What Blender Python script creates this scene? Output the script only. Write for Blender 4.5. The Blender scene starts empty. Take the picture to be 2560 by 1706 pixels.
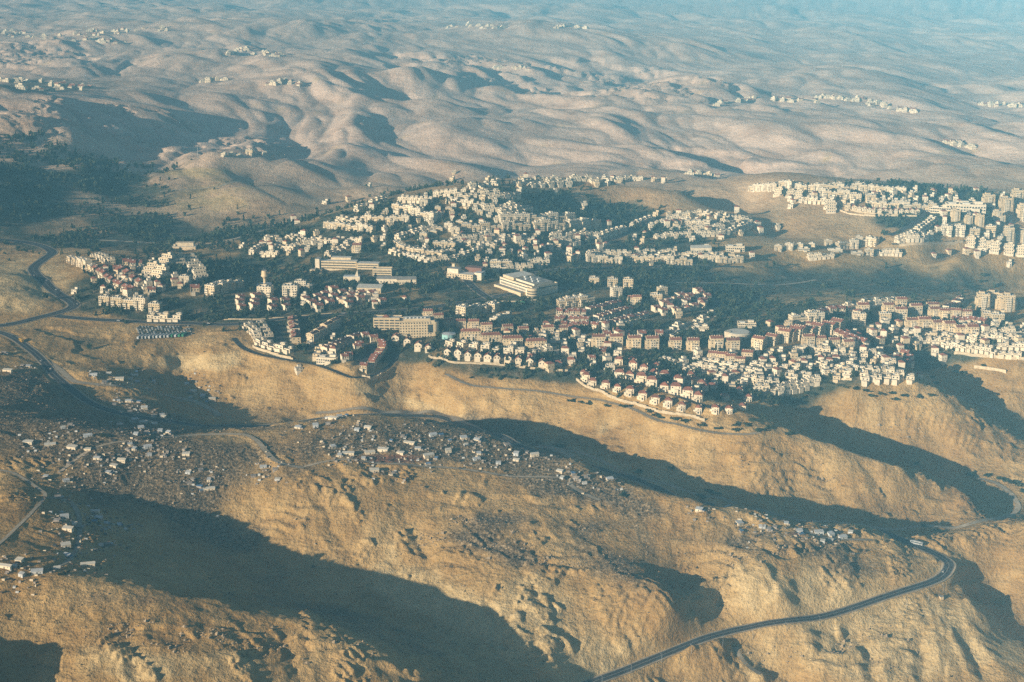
import bpy, math, random
import numpy as np
R = math.radians
scene = bpy.context.scene
COL = scene.collection
random.seed(7)
# ------------------------------------------------------------------ camera
CAM_H, F, CU, CV, PITCH = 520.0, 4000.0, 1280.0, 853.0, R(15.7)
cam_d = bpy.data.cameras.new('camera'); cam = bpy.data.objects.new('camera', cam_d); COL.objects.link(cam)
cam.location = (0, 0, CAM_H); cam.rotation_euler = (R(90) - PITCH, 0, 0)
cam_d.sensor_width = 36.0; cam_d.lens = 36.0 * F / 2560.0
cam_d.clip_start = 5.0; cam_d.clip_end = 150000.0
scene.camera = cam
# ------------------------------------------------------------------ sky, sun, exposure
SUN_EL, SUN_AZ = R(13.0), R(38.0)       # elevation; how far behind the camera's left the sun stands
sdir = (-math.cos(SUN_EL) * math.cos(SUN_AZ), -math.cos(SUN_EL) * math.sin(SUN_AZ), math.sin(SUN_EL))
world = bpy.data.worlds.new('World'); scene.world = world; world.use_nodes = True
wn = world.node_tree; bg = wn.nodes['Background']
sky = wn.nodes.new('ShaderNodeTexSky'); sky.sky_type = 'NISHITA'; sky.sun_disc = False
sky.sun_elevation = SUN_EL; sky.sun_rotation = math.atan2(sdir[0], sdir[1])
sky.altitude = 300; sky.air_density = 1.0; sky.dust_density = 1.5; sky.ozone_density = 2.0
wn.links.new(sky.outputs[0], bg.inputs[0]); bg.inputs[1].default_value = 0.05
sun_d = bpy.data.lights.new('sun', 'SUN'); sun = bpy.data.objects.new('sun', sun_d); COL.objects.link(sun)
sun_d.energy = 5.0; sun_d.angle = R(0.5); sun_d.color = (1.0, 0.86, 0.68)
from mathutils import Vector
sun.rotation_euler = Vector(sdir).to_track_quat('Z', 'Y').to_euler()
sun.location = (-3000, -1500, 3000)
scene.view_settings.view_transform = 'Standard'; scene.view_settings.look = 'None'
scene.view_settings.gamma = 1.0; scene.view_settings.use_curve_mapping = False
scene.view_settings.exposure = 0.70
cy = scene.cycles
cy.max_bounces = 4; cy.diffuse_bounces = 2; cy.glossy_bounces = 1; cy.transmission_bounces = 2
cy.volume_bounces = 0; cy.transparent_max_bounces = 6
cy.use_denoising = False
try: cy.denoiser = 'OPENIMAGEDENOISE'
except Exception: pass
cy.use_adaptive_sampling = True; cy.adaptive_threshold = 0.015

# ------------------------------------------------------------------ pixel rays and noise
CP, SP = math.cos(PITCH), math.sin(PITCH)
def ts(u, v):
    dx = (np.asarray(u, float) - CU) / F; dy = -(np.asarray(v, float) - CV) / F
    k = CP + dy * SP
    return dx / k, (SP - dy * CP) / k          # X/Y and drop per metre of Y
def uvz(u, v, z):
    t, s = ts(u, v); Y = (CAM_H - np.asarray(z, float)) / s
    return t * Y, Y
def project(X, Y, Z):
    zz = Z - CAM_H; d = Y * CP - zz * SP
    return CU + F * X / d, CV - F * (Y * SP + zz * CP) / d
def _hash(ix, iy, seed):
    h = (ix.astype(np.int64) * 374761393 + iy.astype(np.int64) * 668265263 + seed * 974634777) & 0xffffffff
    h = ((h ^ (h >> 13)) * 1274126177) & 0xffffffff
    h = ((h ^ (h >> 16)) * 2246822519) & 0xffffffff
    return ((h ^ (h >> 15)) & 0xffff) / 65535.0 * 6.2831853
def perlin(x, y, seed=0):
    ix = np.floor(x); iy = np.floor(y); fx = x - ix; fy = y - iy
    w = fx * fx * fx * (fx * (fx * 6 - 15) + 10); q = fy * fy * fy * (fy * (fy * 6 - 15) + 10)
    def g(ox, oy):
        a = _hash(ix + ox, iy + oy, seed)
        return np.cos(a) * (fx - ox) + np.sin(a) * (fy - oy)
    a = g(0, 0); b = g(1, 0); c = g(0, 1); d = g(1, 1)
    return ((a + (b - a) * w) * (1 - q) + (c + (d - c) * w) * q) * 1.45
def fbm(x, y, octs, seed=0, gain=0.5):
    r = 0; a = 1.0; f = 1.0
    for k in range(octs):
        r = r + a * perlin(x * f + 17.3 * k, y * f - 9.1 * k, seed + k); a *= gain; f *= 2.03
    return r
def smooth(e0, e1, x):
    k = np.clip((x - e0) / (e1 - e0), 0, 1); return k * k * (3 - 2 * k)

# ------------------------------------------------------------------ terrain control points: (u, v, height)
CTRL = '''
# spur on the lower side: crest
-700 1380 10|-400 1400 8|-200 1415 4|0 1430 0|150 1445 -3|300 1460 -7|550 1500 -17|800 1560 -30|1000 1630 -47|1130 1710 -66|1260 1800 -88|1500 1900 -115
# spur front
0 1560 -16|60 1650 -29|0 1720 -38|200 1590 -18|200 1700 -32|400 1600 -20|400 1700 -32|600 1600 -26|600 1700 -37|800 1640 -38|900 1700 -48|150 1800 -48|600 1830 -62|1000 1850 -78|-300 1600 -14|-300 1800 -50|-60 1640 -16|-140 1620 -10|-200 1650 -2|300 2000 -90|1000 2000 -110|-300 2000 -90
# valley behind the spur
160 1290 -3|250 1280 -17|350 1305 -32|450 1340 -42|560 1380 -52|760 1450 -66|950 1520 -74|1150 1590 -80|1250 1640 -84|1330 1690 -88|1440 1780 -98|1600 1900 -125
-200 1300 -4|0 1350 0|60 1250 0|0 1150 4|-200 1150 4|160 1390 -5|120 1330 -2|240 1400 -13|-500 1200 0|-500 1050 0
# main foreground hill: crest
-600 1050 34|-200 1040 26|0 1060 16|150 1060 12|300 1085 7|450 1085 0|650 1065 0|800 1040 3|950 1028 5|1100 1048 -2|1280 1085 -9|1450 1150 -11|1600 1215 -16|1750 1265 -24|1900 1290 -32|2100 1310 -43|2200 1330 -49|2240 1345 -53
# its top and front
100 1120 4|250 1150 0|500 1150 -4|700 1130 -3|900 1130 -4|900 1180 -11|500 1220 -20|1100 1130 -8|1200 1180 -15|1300 1150 -14|1500 1230 -25|1600 1280 -31|1900 1330 -41|2100 1345 -47|2200 1390 -56
600 1290 -38|700 1250 -24|707 1337 -45|900 1290 -31|900 1400 -55|1000 1350 -44|1150 1350 -40|1080 1450 -62|1180 1440 -54|1250 1500 -61|1340 1600 -75|1100 1260 -27|1300 1260 -27|1380 1330 -37|1400 1420 -50|1450 1500 -64|1500 1600 -82|1480 1670 -95
# gully with the deep shade
1560 1410 -46|1610 1460 -50|1660 1505 -57|1720 1545 -66|1800 1592 -83|1650 1432 -56|1690 1455 -66|1740 1485 -74|1800 1522 -82|1880 1568 -89|1760 1420 -47|1850 1450 -55|1900 1400 -46|1950 1480 -61|2000 1535 -76|2100 1440 -60|2100 1510 -78|2250 1440 -66|2250 1475 -74
# the road and the flats below it
1476 1706 -101|1560 1675 -99|1650 1640 -97|1740 1610 -94|1830 1582 -90|2000 1545 -85|2200 1500 -79|2330 1455 -73|2370 1424 -69|2355 1395 -65|2300 1365 -60|2248 1343 -57
1715 1670 -103|1820 1650 -101|1650 1720 -110|1930 1640 -101|1980 1700 -116|2080 1600 -95|2100 1690 -108|2180 1560 -88|2300 1560 -88|2250 1640 -101|2300 1700 -112|2400 1540 -88|2450 1600 -99|2500 1680 -112|2600 1700 -118|1700 1850 -135|2200 1850 -140|2700 1850 -145|2050 1640 -98|2000 1760 -128|2350 1780 -130
# hill past the bend
2320 1342 -57|2450 1332 -53|2560 1322 -49|2700 1310 -45|2420 1400 -66|2420 1445 -84|2500 1500 -100|2600 1580 -116|2720 1650 -116|2500 1380 -66|2500 1430 -80|2560 1400 -68|2560 1500 -92|2700 1450 -70|2440 1500 -80
# wadi
600 1062 -42|700 1048 -43|850 1035 -43|1050 1030 -42|1180 1062 -44|1350 1120 -47|1550 1195 -54|1750 1260 -61|1950 1300 -67|2150 1318 -72|2350 1312 -77|2560 1290 -81|2750 1280 -85
# slope under the front villas
1080 905 4|1170 915 3|1300 925 3|1420 945 1|1500 985 0|1600 1018 -1|1700 1045 -2|1780 1058 -4|1200 960 -8|1300 1010 -20|1450 1060 -26|1600 1110 -31|1750 1150 -34|1400 985 -10|1130 955 -9|1120 1000 -25|1040 960 -25|1020 930 -14|1000 905 -4|1070 1000 -31
1860 1080 -8|1950 1075 -10|2020 1090 -13|2100 1130 -22|2250 1180 -37|2400 1240 -56|2490 1280 -75|1900 1150 -28|1900 1230 -49|2050 1180 -38|2120 1270 -62|2250 1250 -60|2000 1240 -56|1980 1180 -38
# dale behind that spur, next nose, next dale
1950 1000 -8|2050 1060 -36|2120 1085 -44|2200 1110 -52|2350 1150 -62|2480 1195 -67|2560 1250 -76|2700 1300 -86|2000 960 -2|2130 975 0|2230 965 1|2330 985 -4|2280 1010 -13|2400 1060 -28|2520 1110 -44|2700 1180 -62|2200 1050 -28
2300 925 -6|2350 940 -20|2450 1000 -36|2560 1060 -49|2700 1120 -60|2300 850 7|2400 880 5|2480 898 3|2560 910 2|2500 960 -17|2560 980 -22|2700 930 -5|2700 1000 -30
# near town rows
1500 900 6|1600 930 3|1700 960 1|1800 990 -2|1400 860 8|1600 850 10|1800 880 8|1900 930 2|2000 900 5|2150 920 3|2250 900 3|1950 840 12|2100 860 9|2230 820 12|2400 830 12|2500 800 16|2100 790 15|2230 768 16|2500 752 18|2000 803 13|1800 815 11|1650 790 10|1700 830 9|2700 760 15|2700 850 8|1350 780 9|1500 800 9
# valley beyond them, tilting away
1500 740 12|1700 680 6|1750 740 5|1900 720 -5|1900 770 5|2100 695 -14|2200 735 -4|2200 700 -15|2350 750 -3|2300 690 -22|2450 700 -24|2560 700 -28|2560 735 -10|2700 700 -40|2000 660 -8|2150 655 -14|2350 655 -16|2450 660 -26|2560 655 -28|1800 650 6
# town middle
1000 860 4|1100 870 6|1200 800 9|1000 790 10|1000 740 12|1200 740 12|1200 690 15|1350 690 14|1100 650 22|1250 620 24|1400 640 16|1300 580 32|1100 590 32|1500 640 9|1650 640 8|1850 645 8
950 560 42|1000 520 54|1100 500 63|1250 478 73|1350 520 48|1400 560 34|1500 570 24|1550 545 22|850 580 32|800 550 34|700 600 15|640 635 6|750 640 14|900 640 20|900 690 14|800 700 8|680 680 2|1150 470 74|1050 482 66|950 505 56|860 530 44
# far ridge with houses and what drops behind it
1200 462 70|1300 458 64|1400 452 60|1500 450 59|1620 460 54|1700 475 40|1800 480 24|1450 500 42|1350 490 52|1550 515 26|1650 520 8|1700 533 -2|1850 545 -2|1950 592 -6|1880 500 14
1250 440 0|1050 455 0|900 475 0|1500 432 -10|1650 445 -5|850 505 -6|780 545 -10
# hill with the villa loop
1620 545 18|1700 532 26|1780 528 29|1850 535 26|1900 555 16|1750 560 22|1650 590 13|1750 600 11|1880 595 7
# hill with the white quarter
1880 480 28|1900 462 40|2000 462 44|2100 468 45|2200 478 46|2300 485 46|2000 500 34|2100 535 25|2200 545 26|2050 570 13|2150 590 7|1980 545 18|2260 560 22|2300 600 15|2150 620 9|2000 625 9|2350 530 32|2450 560 28|2500 600 20|2400 630 14|2560 620 14|2560 500 42|2450 490 44|2700 520 40|2700 620 10
1950 448 0|2100 452 5|2300 462 20|2500 470 30
# west quarter
240 660 14|330 690 15|450 680 16|520 690 15|300 740 11|450 760 9|600 720 11|650 760 9|750 770 9|560 700 10|650 700 6|900 770 10|200 700 14|180 760 3|350 790 3|200 720 6
# west road and cut hill
90 670 3|100 700 3|130 730 2|180 760 1|170 785 0|100 805 -1|0 815 -1|-200 830 -1|60 690 16|50 740 12|0 720 13|0 770 4|120 780 1|-200 700 20|-200 780 10
# flats, car park
100 835 -1|250 830 -2|420 835 -1|550 840 0|700 830 2|850 820 5|600 810 3|400 805 1|300 870 -6|200 860 -3|-200 900 0
# tan slope and shaded hollow
600 860 -1|520 880 -4|420 880 -8|700 905 -8|800 960 -20|900 1010 -31|690 890 -3|700 960 -26|620 940 -24|600 1000 -43|450 930 -32|450 980 -42|300 930 -14|300 900 -11|550 1025 -45|780 1010 -38|960 980 -28|900 950 -12|870 940 -8
0 880 2|80 960 2|0 1000 6|100 900 -4|120 930 -8|150 960 -10|230 1010 -16|200 985 -14|330 1040 -20|480 1062 -26|220 940 -8|350 975 -19|450 1010 -36|540 1030 -42|300 1010 -18|400 1030 -22|-200 980 12|-400 950 24
# mini suburb
620 850 0|700 880 -2|760 860 0|880 925 -5|930 905 -4|980 880 0|850 860 2|950 850 4
# valley floor west and forest hill
300 600 -8|100 620 -8|0 600 -4|450 610 -6|550 590 -8|-200 620 0|200 640 2|400 650 2|500 640 2|100 450 34|0 375 66|0 450 46|0 520 26|100 520 12|250 540 0|200 430 30|300 460 12|150 385 50|300 400 28|-250 400 80|-250 520 40|100 580 -4|400 560 -8|60 345 66|0 335 74
# hill with the cut road
400 470 14|450 440 26|520 425 28|600 455 24|640 470 20|700 500 8|780 540 -6|680 560 -12|560 540 -6|500 500 6|430 520 0|350 500 4|600 500 10|620 530 -2|540 465 20|800 500 -8
# hill with the white station
440 400 26|480 393 33|560 390 35|620 385 36|690 390 34|740 400 27|800 430 8|650 420 22|560 415 24|750 470 -6|820 460 -8|400 420 14
# big western hill
0 262 92|100 250 92|160 252 86|220 290 66|150 310 70|50 310 82|300 320 38|400 350 24|250 350 42|550 360 16|480 340 20|-250 270 100|-250 330 90|330 380 22|700 360 10|260 255 56|350 262 52|450 262 44|540 285 24|590 320 2
# the far country
0 215 62|200 225 58|-300 200 60|400 235 42|600 230 36|800 260 16|1000 330 6|900 420 -6|1100 400 -8|1300 360 -4|1500 400 -12|1400 300 -4|1200 260 12|1600 340 -6|1800 420 -12|2000 430 -6|2000 380 -6|2200 440 8|2200 400 -4|2450 440 14|2500 400 -6|2700 440 20|1800 330 2|2000 300 6|2200 310 10|2400 330 -4|2600 330 -10
1010 178 52|1100 172 46|1250 195 20|1560 240 -38|1350 235 -24|1150 232 6|0 130 40|300 120 34|-400 120 40|600 130 26|900 150 20|1200 190 20|1050 215 18|1500 200 -30|1300 225 -16|1700 220 -10|2000 230 -6|2300 240 -16|2600 230 -30|2900 300 -20|600 180 30
0 40 10|500 40 0|1000 60 -10|1400 80 0|1700 110 -20|2100 150 -60|2560 150 -90|-400 20 0|2900 150 -110|800 90 30|850 60 20|1900 60 -110|2560 50 -160|1300 20 -90
'''
P = []
for line in CTRL.splitlines():
    if not line.strip() or line[0] == '#': continue
    for tok in line.split('|'): P.append(tuple(map(float, tok.split())))
P = np.array(P)
PX, PY = uvz(P[:, 0], P[:, 1], P[:, 2]); PZ = P[:, 2]
far = [(t * y, y, z) for t in (-0.9, -0.45, 0, 0.45, 0.9) for y, z in ((14000, -150), (22000, -230), (45000, -200))]
far += [(t * y, y, z) for t, z in ((-1.0, 40), (-0.7, 30), (0.7, -50), (1.0, -60)) for y in (700, 1200, 2000, 3500, 6000)]
far += [(t * 600, 600, -130) for t in (-0.4, 0, 0.4)]
far = np.array(far)
PX = np.append(PX, far[:, 0]); PY = np.append(PY, far[:, 1]); PZ = np.append(PZ, far[:, 2])
KY = 1.0
A = np.stack([PX / PY, np.log(PY) * KY], 1)
def kern(d2): return np.where(d2 > 1e-16, d2 * np.log(d2 + 1e-300), 0.0)
n = len(A)
D2 = ((A[:, None] - A[None]) ** 2).sum(-1)
M = np.zeros((n + 3, n + 3)); M[:n, :n] = kern(D2) + np.eye(n) * 2e-4
M[:n, n] = 1; M[:n, n + 1:] = A; M[n, :n] = 1; M[n + 1:, :n] = A.T
W = np.linalg.solve(M, np.concatenate([PZ, np.zeros(3)]))
def tps(t, b):
    out = np.empty(t.shape); tf = t.ravel(); bf = b.ravel(); of = out.ravel()
    for i in range(0, tf.size, 4000):
        q = np.stack([tf[i:i + 4000], bf[i:i + 4000]], 1)
        of[i:i + 4000] = kern(((q[:, None] - A[None]) ** 2).sum(-1)) @ W[:n] + W[n] + q @ W[n + 1:]
    return out
# grid: columns of constant X/Y, rows of growing distance
tcol = np.concatenate([np.linspace(-1.05, -0.42, 26)[:-1], np.linspace(-0.42, -0.335, 30)[:-1], np.linspace(-0.335, 0.335, 660), np.linspace(0.335, 0.42, 30)[1:], np.linspace(0.42, 1.05, 26)[1:]])
yrow = [620.0]
while yrow[-1] < 60000:
    y = yrow[-1]
    st = 12 if y < 940 else (1.3 if y < 1420 else 1.3 + (y - 1420) * 0.0034)
    yrow.append(y + min(st, max(4, 0.012 * y)) if y < 9000 else y * 1.02)
yrow = np.array(yrow)
ct = np.linspace(tcol[0], tcol[-1], 320); cb = np.linspace(math.log(yrow[0]), math.log(yrow[-1]), 420)
CZ = tps(*np.meshgrid(ct, cb))
def cubic_w(q):
    i = np.clip(np.floor(q).astype(int), 0, None); f = q - i
    return i, np.stack([-0.5 * f + f * f - 0.5 * f ** 3, 1 - 2.5 * f * f + 1.5 * f ** 3, 0.5 * f + 2 * f * f - 1.5 * f ** 3, -0.5 * f * f + 0.5 * f ** 3])
def resample(Z, q0, q1):
    i, w = cubic_w(q0); Z1 = sum(w[k][:, None] * Z[np.clip(i + k - 1, 0, Z.shape[0] - 1)] for k in range(4))
    i, w = cubic_w(q1); return sum(w[k][None] * Z1[:, np.clip(i + k - 1, 0, Z.shape[1] - 1)] for k in range(4))
GZ = resample(CZ, (np.log(yrow) - cb[0]) / (cb[1] - cb[0]), (tcol - ct[0]) / (ct[1] - ct[0]))
GX = tcol[None] * yrow[:, None]; GY = np.repeat(yrow[:, None], len(tcol), 1)
print('grid', GZ.shape, GZ.min(), GZ.max())
# --- relief
GU, GV = project(GX, GY, GZ)
def blob(u, v, ru, rv, rot=0.0):
    du = GU - u; dv = GV - v; c, s = math.cos(R(rot)), math.sin(R(rot))
    return np.exp(-(((du * c + dv * s) / ru) ** 2 + ((-du * s + dv * c) / rv) ** 2))
farw = smooth(2500, 3300, GY)
ax, ay = 0.34, -0.94
al = GX * ax + GY * ay; ac = GX * ay - GY * ax
wx = perlin(GX / 500, GY / 700, 51) * 160; wy = perlin(GX / 500, GY / 700, 52) * 160
b1 = np.abs(perlin((ac + wx * 1.6) / 400, (al + wy * 1.4) / 900, 61)); b2 = np.abs(perlin((ac + wx * .6) / 150, (al + wy) / 330, 62)); b3 = np.abs(perlin((GX + wx) / 900, (GY + wy) / 1400, 63))
b4 = np.abs(perlin((ac + wx * .6) / 70, (al + wy) / 170, 64))
GZ += farw * (1 - .36 * smooth(3200, 6200, GY)) * ((b1 - .25) * 52 + (b2 - .22) * 24 + (b3 - .3) * 82 + (b4 - .2) * 10) * (1 - .75 * blob(250, 210, 330, 40)) * smooth(0, 1, 1.0)

# --- running water: droplets cut branching valleys (on square grids, sampled back to the sheet)
def erode(Hh, passes, nd, steps, seed, k_cap=5.0, k_er=.22):
    er, ec = Hh.shape; r_ = np.random.default_rng(seed); hf = Hh.ravel()
    for pas in range(passes):
        px = r_.uniform(1, ec - 3, nd); py = r_.uniform(1, er - 3, nd); vx = np.zeros(nd); vy = np.zeros(nd); sp_ = np.ones(nd); wa = np.ones(nd); sed = np.zeros(nd)
        for step in range(steps):
            ix = px.astype(int); iy = py.astype(int); fx = px - ix; fy = py - iy; k = iy * ec + ix
            h00, h10, h01, h11 = hf[k], hf[k + 1], hf[k + ec], hf[k + ec + 1]
            gx = (h10 - h00) * (1 - fy) + (h11 - h01) * fy; gy = (h01 - h00) * (1 - fx) + (h11 - h10) * fx; hh = (h00 * (1 - fx) + h10 * fx) * (1 - fy) + (h01 * (1 - fx) + h11 * fx) * fy
            vx = vx * .35 - gx * .65; vy = vy * .35 - gy * .65; ln = np.hypot(vx, vy) + 1e-6; nx_ = np.clip(px + vx / ln, 1, ec - 3); ny_ = np.clip(py + vy / ln, 1, er - 3)
            jx = nx_.astype(int); jy = ny_.astype(int); gx2 = nx_ - jx; gy2 = ny_ - jy; k2 = jy * ec + jx
            h2 = (hf[k2] * (1 - gx2) + hf[k2 + 1] * gx2) * (1 - gy2) + (hf[k2 + ec] * (1 - gx2) + hf[k2 + ec + 1] * gx2) * gy2; dh = h2 - hh
            cap = np.maximum(-dh, .01) * sp_ * wa * k_cap
            dep_ = np.where(dh > 0, np.minimum(dh, sed), np.where(sed > cap, (sed - cap) * .25, 0)); ero = np.where((dh <= 0) & (sed <= cap), np.minimum((cap - sed) * k_er, -dh * .5), 0)
            q = dep_ - ero; sed = sed - q
            for kk, w_ in ((k, (1 - fx) * (1 - fy)), (k + 1, fx * (1 - fy)), (k + ec, (1 - fx) * fy), (k + ec + 1, fx * fy)): hf += np.bincount(kk, q * w_, er * ec)
            sp_ = np.sqrt(np.maximum(sp_ ** 2 - dh * .6, .05)); wa = wa * .972; px, py = nx_, ny_
    return Hh
def sheet(x, y):
    x = np.asarray(x, float); y = np.asarray(y, float); q = np.interp(x / y, tcol, np.arange(len(tcol))); i = np.clip(q.astype(int), 0, len(tcol) - 2); f = q - i; q = np.interp(y, yrow, np.arange(len(yrow))); j = np.clip(q.astype(int), 0, len(yrow) - 2); g = q - j
    return (GZ[j, i] * (1 - f) + GZ[j, i + 1] * f) * (1 - g) + (GZ[j + 1, i] * (1 - f) + GZ[j + 1, i + 1] * f) * g
def water(x0, x1, y0, y1, st, passes, nd, steps, seed, amp, edge, k_cap, blur=1):
    gx_, gy_ = np.meshgrid(np.arange(x0, x1, st), np.arange(y0, y1, st)); h0 = sheet(gx_, np.maximum(gy_, 1)) + fbm(gx_ / (st * 14), gy_ / (st * 14), 3, seed) * st * .12; d_ = erode(h0 / st, passes, nd, steps, seed, k_cap, .1) * st - h0
    for _ in range(blur): d_ = (np.roll(d_, 1, 0) + np.roll(d_, -1, 0) + np.roll(d_, 1, 1) + np.roll(d_, -1, 1) + 2 * d_) / 6
    d_ = np.where(d_ < 0, np.tanh(d_ / amp) * amp, np.tanh(d_ / (amp * .3)) * amp * .3); qx = (GX - x0) / st; qy = (GY - y0) / st; ins = (qx > 1) & (qx < d_.shape[1] - 3) & (qy > 1) & (qy < d_.shape[0] - 3)
    ix = np.where(ins, qx, 1).astype(int); iy = np.where(ins, qy, 1).astype(int); fx = np.where(ins, qx - ix, 0); fy = np.where(ins, qy - iy, 0)
    r = (d_[iy, ix] * (1 - fx) + d_[iy, ix + 1] * fx) * (1 - fy) + (d_[iy + 1, ix] * (1 - fx) + d_[iy + 1, ix + 1] * fx) * fy
    w = smooth(0, edge, np.minimum(np.minimum(GX - x0, x1 - GX), np.minimum(GY - y0, y1 - GY)))
    return np.where(ins, r * w, 0)
GZ += water(-2300, 2300, 2650, 7600, 10.0, 2, 60000, 80, 5, 10, 250, 2.9, 2) * smooth(2900, 3500, GY)
GZ += water(-620, 620, 940, 2000, 3.0, 2, 60000, 70, 6, 2.0, 40, 2.6, 2) * (1 - .85 * np.clip(blob(1250, 700, 700, 230) + blob(2200, 860, 350, 110) + blob(800, 850, 250, 60), 0, 1))
# --- roads: pixel polylines (a third number pins the height where a hill hides the road)
def col_lookup(t):
    q = np.interp(t, tcol, np.arange(len(tcol))); i = np.clip(np.floor(q).astype(int), 0, len(tcol) - 2); return i, q - i
def hit(u, v):
    t, s_ = ts(u, v); i, f = col_lookup(t); prof = GZ[:, int(i)] * (1 - f) + GZ[:, int(i) + 1] * f
    d = (CAM_H - s_ * yrow) - prof; k = int(np.argmax(d < 0))
    if k == 0: k = len(yrow) - 1
    a = d[k - 1] / (d[k - 1] - d[k]); y = yrow[k - 1] + a * (yrow[k] - yrow[k - 1])
    return float(t * y), float(y), float(CAM_H - s_ * y)
def ground(x, y):
    x = np.asarray(x, float); y = np.asarray(y, float)
    i, f = col_lookup(x / y); q = np.interp(y, yrow, np.arange(len(yrow))); j = np.clip(np.floor(q).astype(int), 0, len(yrow) - 2); g = q - j
    return (GZ[j, i] * (1 - f) + GZ[j, i + 1] * f) * (1 - g) + (GZ[j + 1, i] * (1 - f) + GZ[j + 1, i + 1] * f) * g
def spline(pts, step):
    p = np.array([pts[0]] + list(pts) + [pts[-1]], float); out = []
    for k in range(1, len(p) - 2):
        m = max(2, int(np.linalg.norm(p[k + 1][:2] - p[k][:2]) / step)); t = (np.arange(m) / m)[:, None]
        out.append(.5 * ((2 * p[k]) + (-p[k - 1] + p[k + 1]) * t + (2 * p[k - 1] - 5 * p[k] + 4 * p[k + 1] - p[k + 2]) * t ** 2 + (-p[k - 1] + 3 * p[k] - 3 * p[k + 1] + p[k + 2]) * t ** 3))
    return np.concatenate(out + [p[-1:]])
ROADS = [  # name, kind of surface, half width, shoulder, points
 ('road', 'asphalt', 4.6, 5, '1330 1775 -113|1476 1706|1650 1640|1830 1582|2000 1545|2200 1500|2330 1457|2371 1424|2357 1396|2300 1365|2248 1343|2180 1333 -63|2050 1312 -65|1900 1287 -63|1780 1259|1650 1230 -57|1500 1180 -52|1280 1104|1131 1056|1000 1037 -38|800 1047 -35|590 1068|480 1062|330 1040|230 1010|150 950|110 905|70 870|0 832|-150 800'),
 ('highway', 'asphalt', 7.0, 5, '-200 830|0 815|102 793|150 781|180 769|182 757|150 738|120 713|88 684|85 668|110 648|130 630|90 612|0 600|-200 590'),
 ('boulevard', 'asphalt', 6.0, 3, '140 790|250 800|380 806|480 809|570 812|650 803|740 794|850 786|950 780|1030 774|1110 764|1190 752|1260 738|1330 728|1420 722'),
 ('avenue', 'asphalt', 5.0, 2, '1225 748|1195 728|1170 705|1150 680|1120 660'),
 ('street', 'asphalt', 5.0, 2, '1300 690|1380 676|1500 670|1620 668|1750 666|1860 669'),
 ('street', 'asphalt', 4.5, 2, '1380 640|1457 613|1533 598|1567 583|1572 570|1545 560'),
 ('street', 'asphalt', 4.5, 2, '2225 592|2255 575|2290 555|2315 535|2330 520'),
 ('street', 'asphalt', 4.5, 2, '2230 613|2300 609|2360 606|2420 601'),
 ('street', 'asphalt', 3.0, 1, '585 845|605 868|650 888|720 900|780 908|830 925|880 944|935 942|965 925|985 898|990 880'),
 ('street', 'asphalt', 3.5, 1, '690 815|695 835|705 860|730 880'),
 ('street', 'asphalt', 3.5, 1, '850 870|905 862|930 870|920 890|895 915'),
 ('street', 'asphalt', 3.0, 1, '1640 745|1740 740|1790 755|1782 775|1730 790'),
 ('street', 'asphalt', 3.2, 1, '1380 900|1480 905|1580 950|1680 985|1760 1015|1800 1025'),
 ('street', 'asphalt', 3.2, 1, '1900 880|1960 870|2080 850|2180 860|2240 890'),
 ('wadi_bed', 'track', 5.0, 3, '790 1033|930 1024|1060 1030|1150 1054|1250 1087|1350 1118|1430 1143'),
 ('dirt_track', 'track', 2.6, 1, '1115 935|1170 962|1260 972|1400 987|1550 1013|1700 1062|1850 1086|1900 1080'),
 ('dirt_track', 'track', 2.8, 1, '1380 1120|1500 1150|1650 1205|1760 1240|1950 1290|2150 1313|2420 1311|2535 1283|2535 1245|2490 1208|2440 1195'),
 ('dirt_track', 'track', 1.7, 1, '-60 1165|20 1178|60 1197|100 1225|112 1242|80 1280|40 1320|-40 1390'),
 ('dirt_track', 'track', 3.6, 2, '122 905|150 925|180 950|207 957|300 965|380 978|470 1000|530 1025|545 1040'),
 ('dirt_track', 'track', 2.6, 1, '395 1093|500 1087|600 1086|640 1100|665 1128|700 1156|760 1170'),
 ('dirt_track', 'track', 2.4, 1, '1425 1200|1430 1215|1460 1235|1500 1250'),
 ('dirt_track', 'track', 2.4, 1, '2290 930|2320 950|2380 985|2440 1010|2500 1030'),
 ('dirt_track', 'track', 2.2, 1, '1900 1690|1870 1670|1850 1640|1840 1612'),
 ('dirt_track', 'track', 2.0, 1, '150 1180|200 1140|260 1112|330 1102'),
 ('dirt_track', 'track', 2.0, 1, '760 1168|850 1150|950 1160|1060 1166|1150 1172|1260 1190|1420 1200'),
 ('dirt_track', 'track', 2.0, 1, '112 1242|180 1260|200 1320|175 1400|120 1425'),
 ('dirt_track', 'track', 2.0, 1, '1990 1320|2050 1340|2110 1352|2180 1352'),
 ('dirt_track', 'track', 3.0, 1, '1600 700|1680 706|1800 708|1950 712|2040 700'),
 ('dirt_track', 'track', 3.0, 1, '200 590 -4|440 610|560 604|700 575 -8'),
 ('dirt_track', 'track', 3.5, 1, '400 480|450 475|520 470|560 462|620 455'),
]
road_samples = []
RW = np.zeros(GZ.shape)
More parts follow.
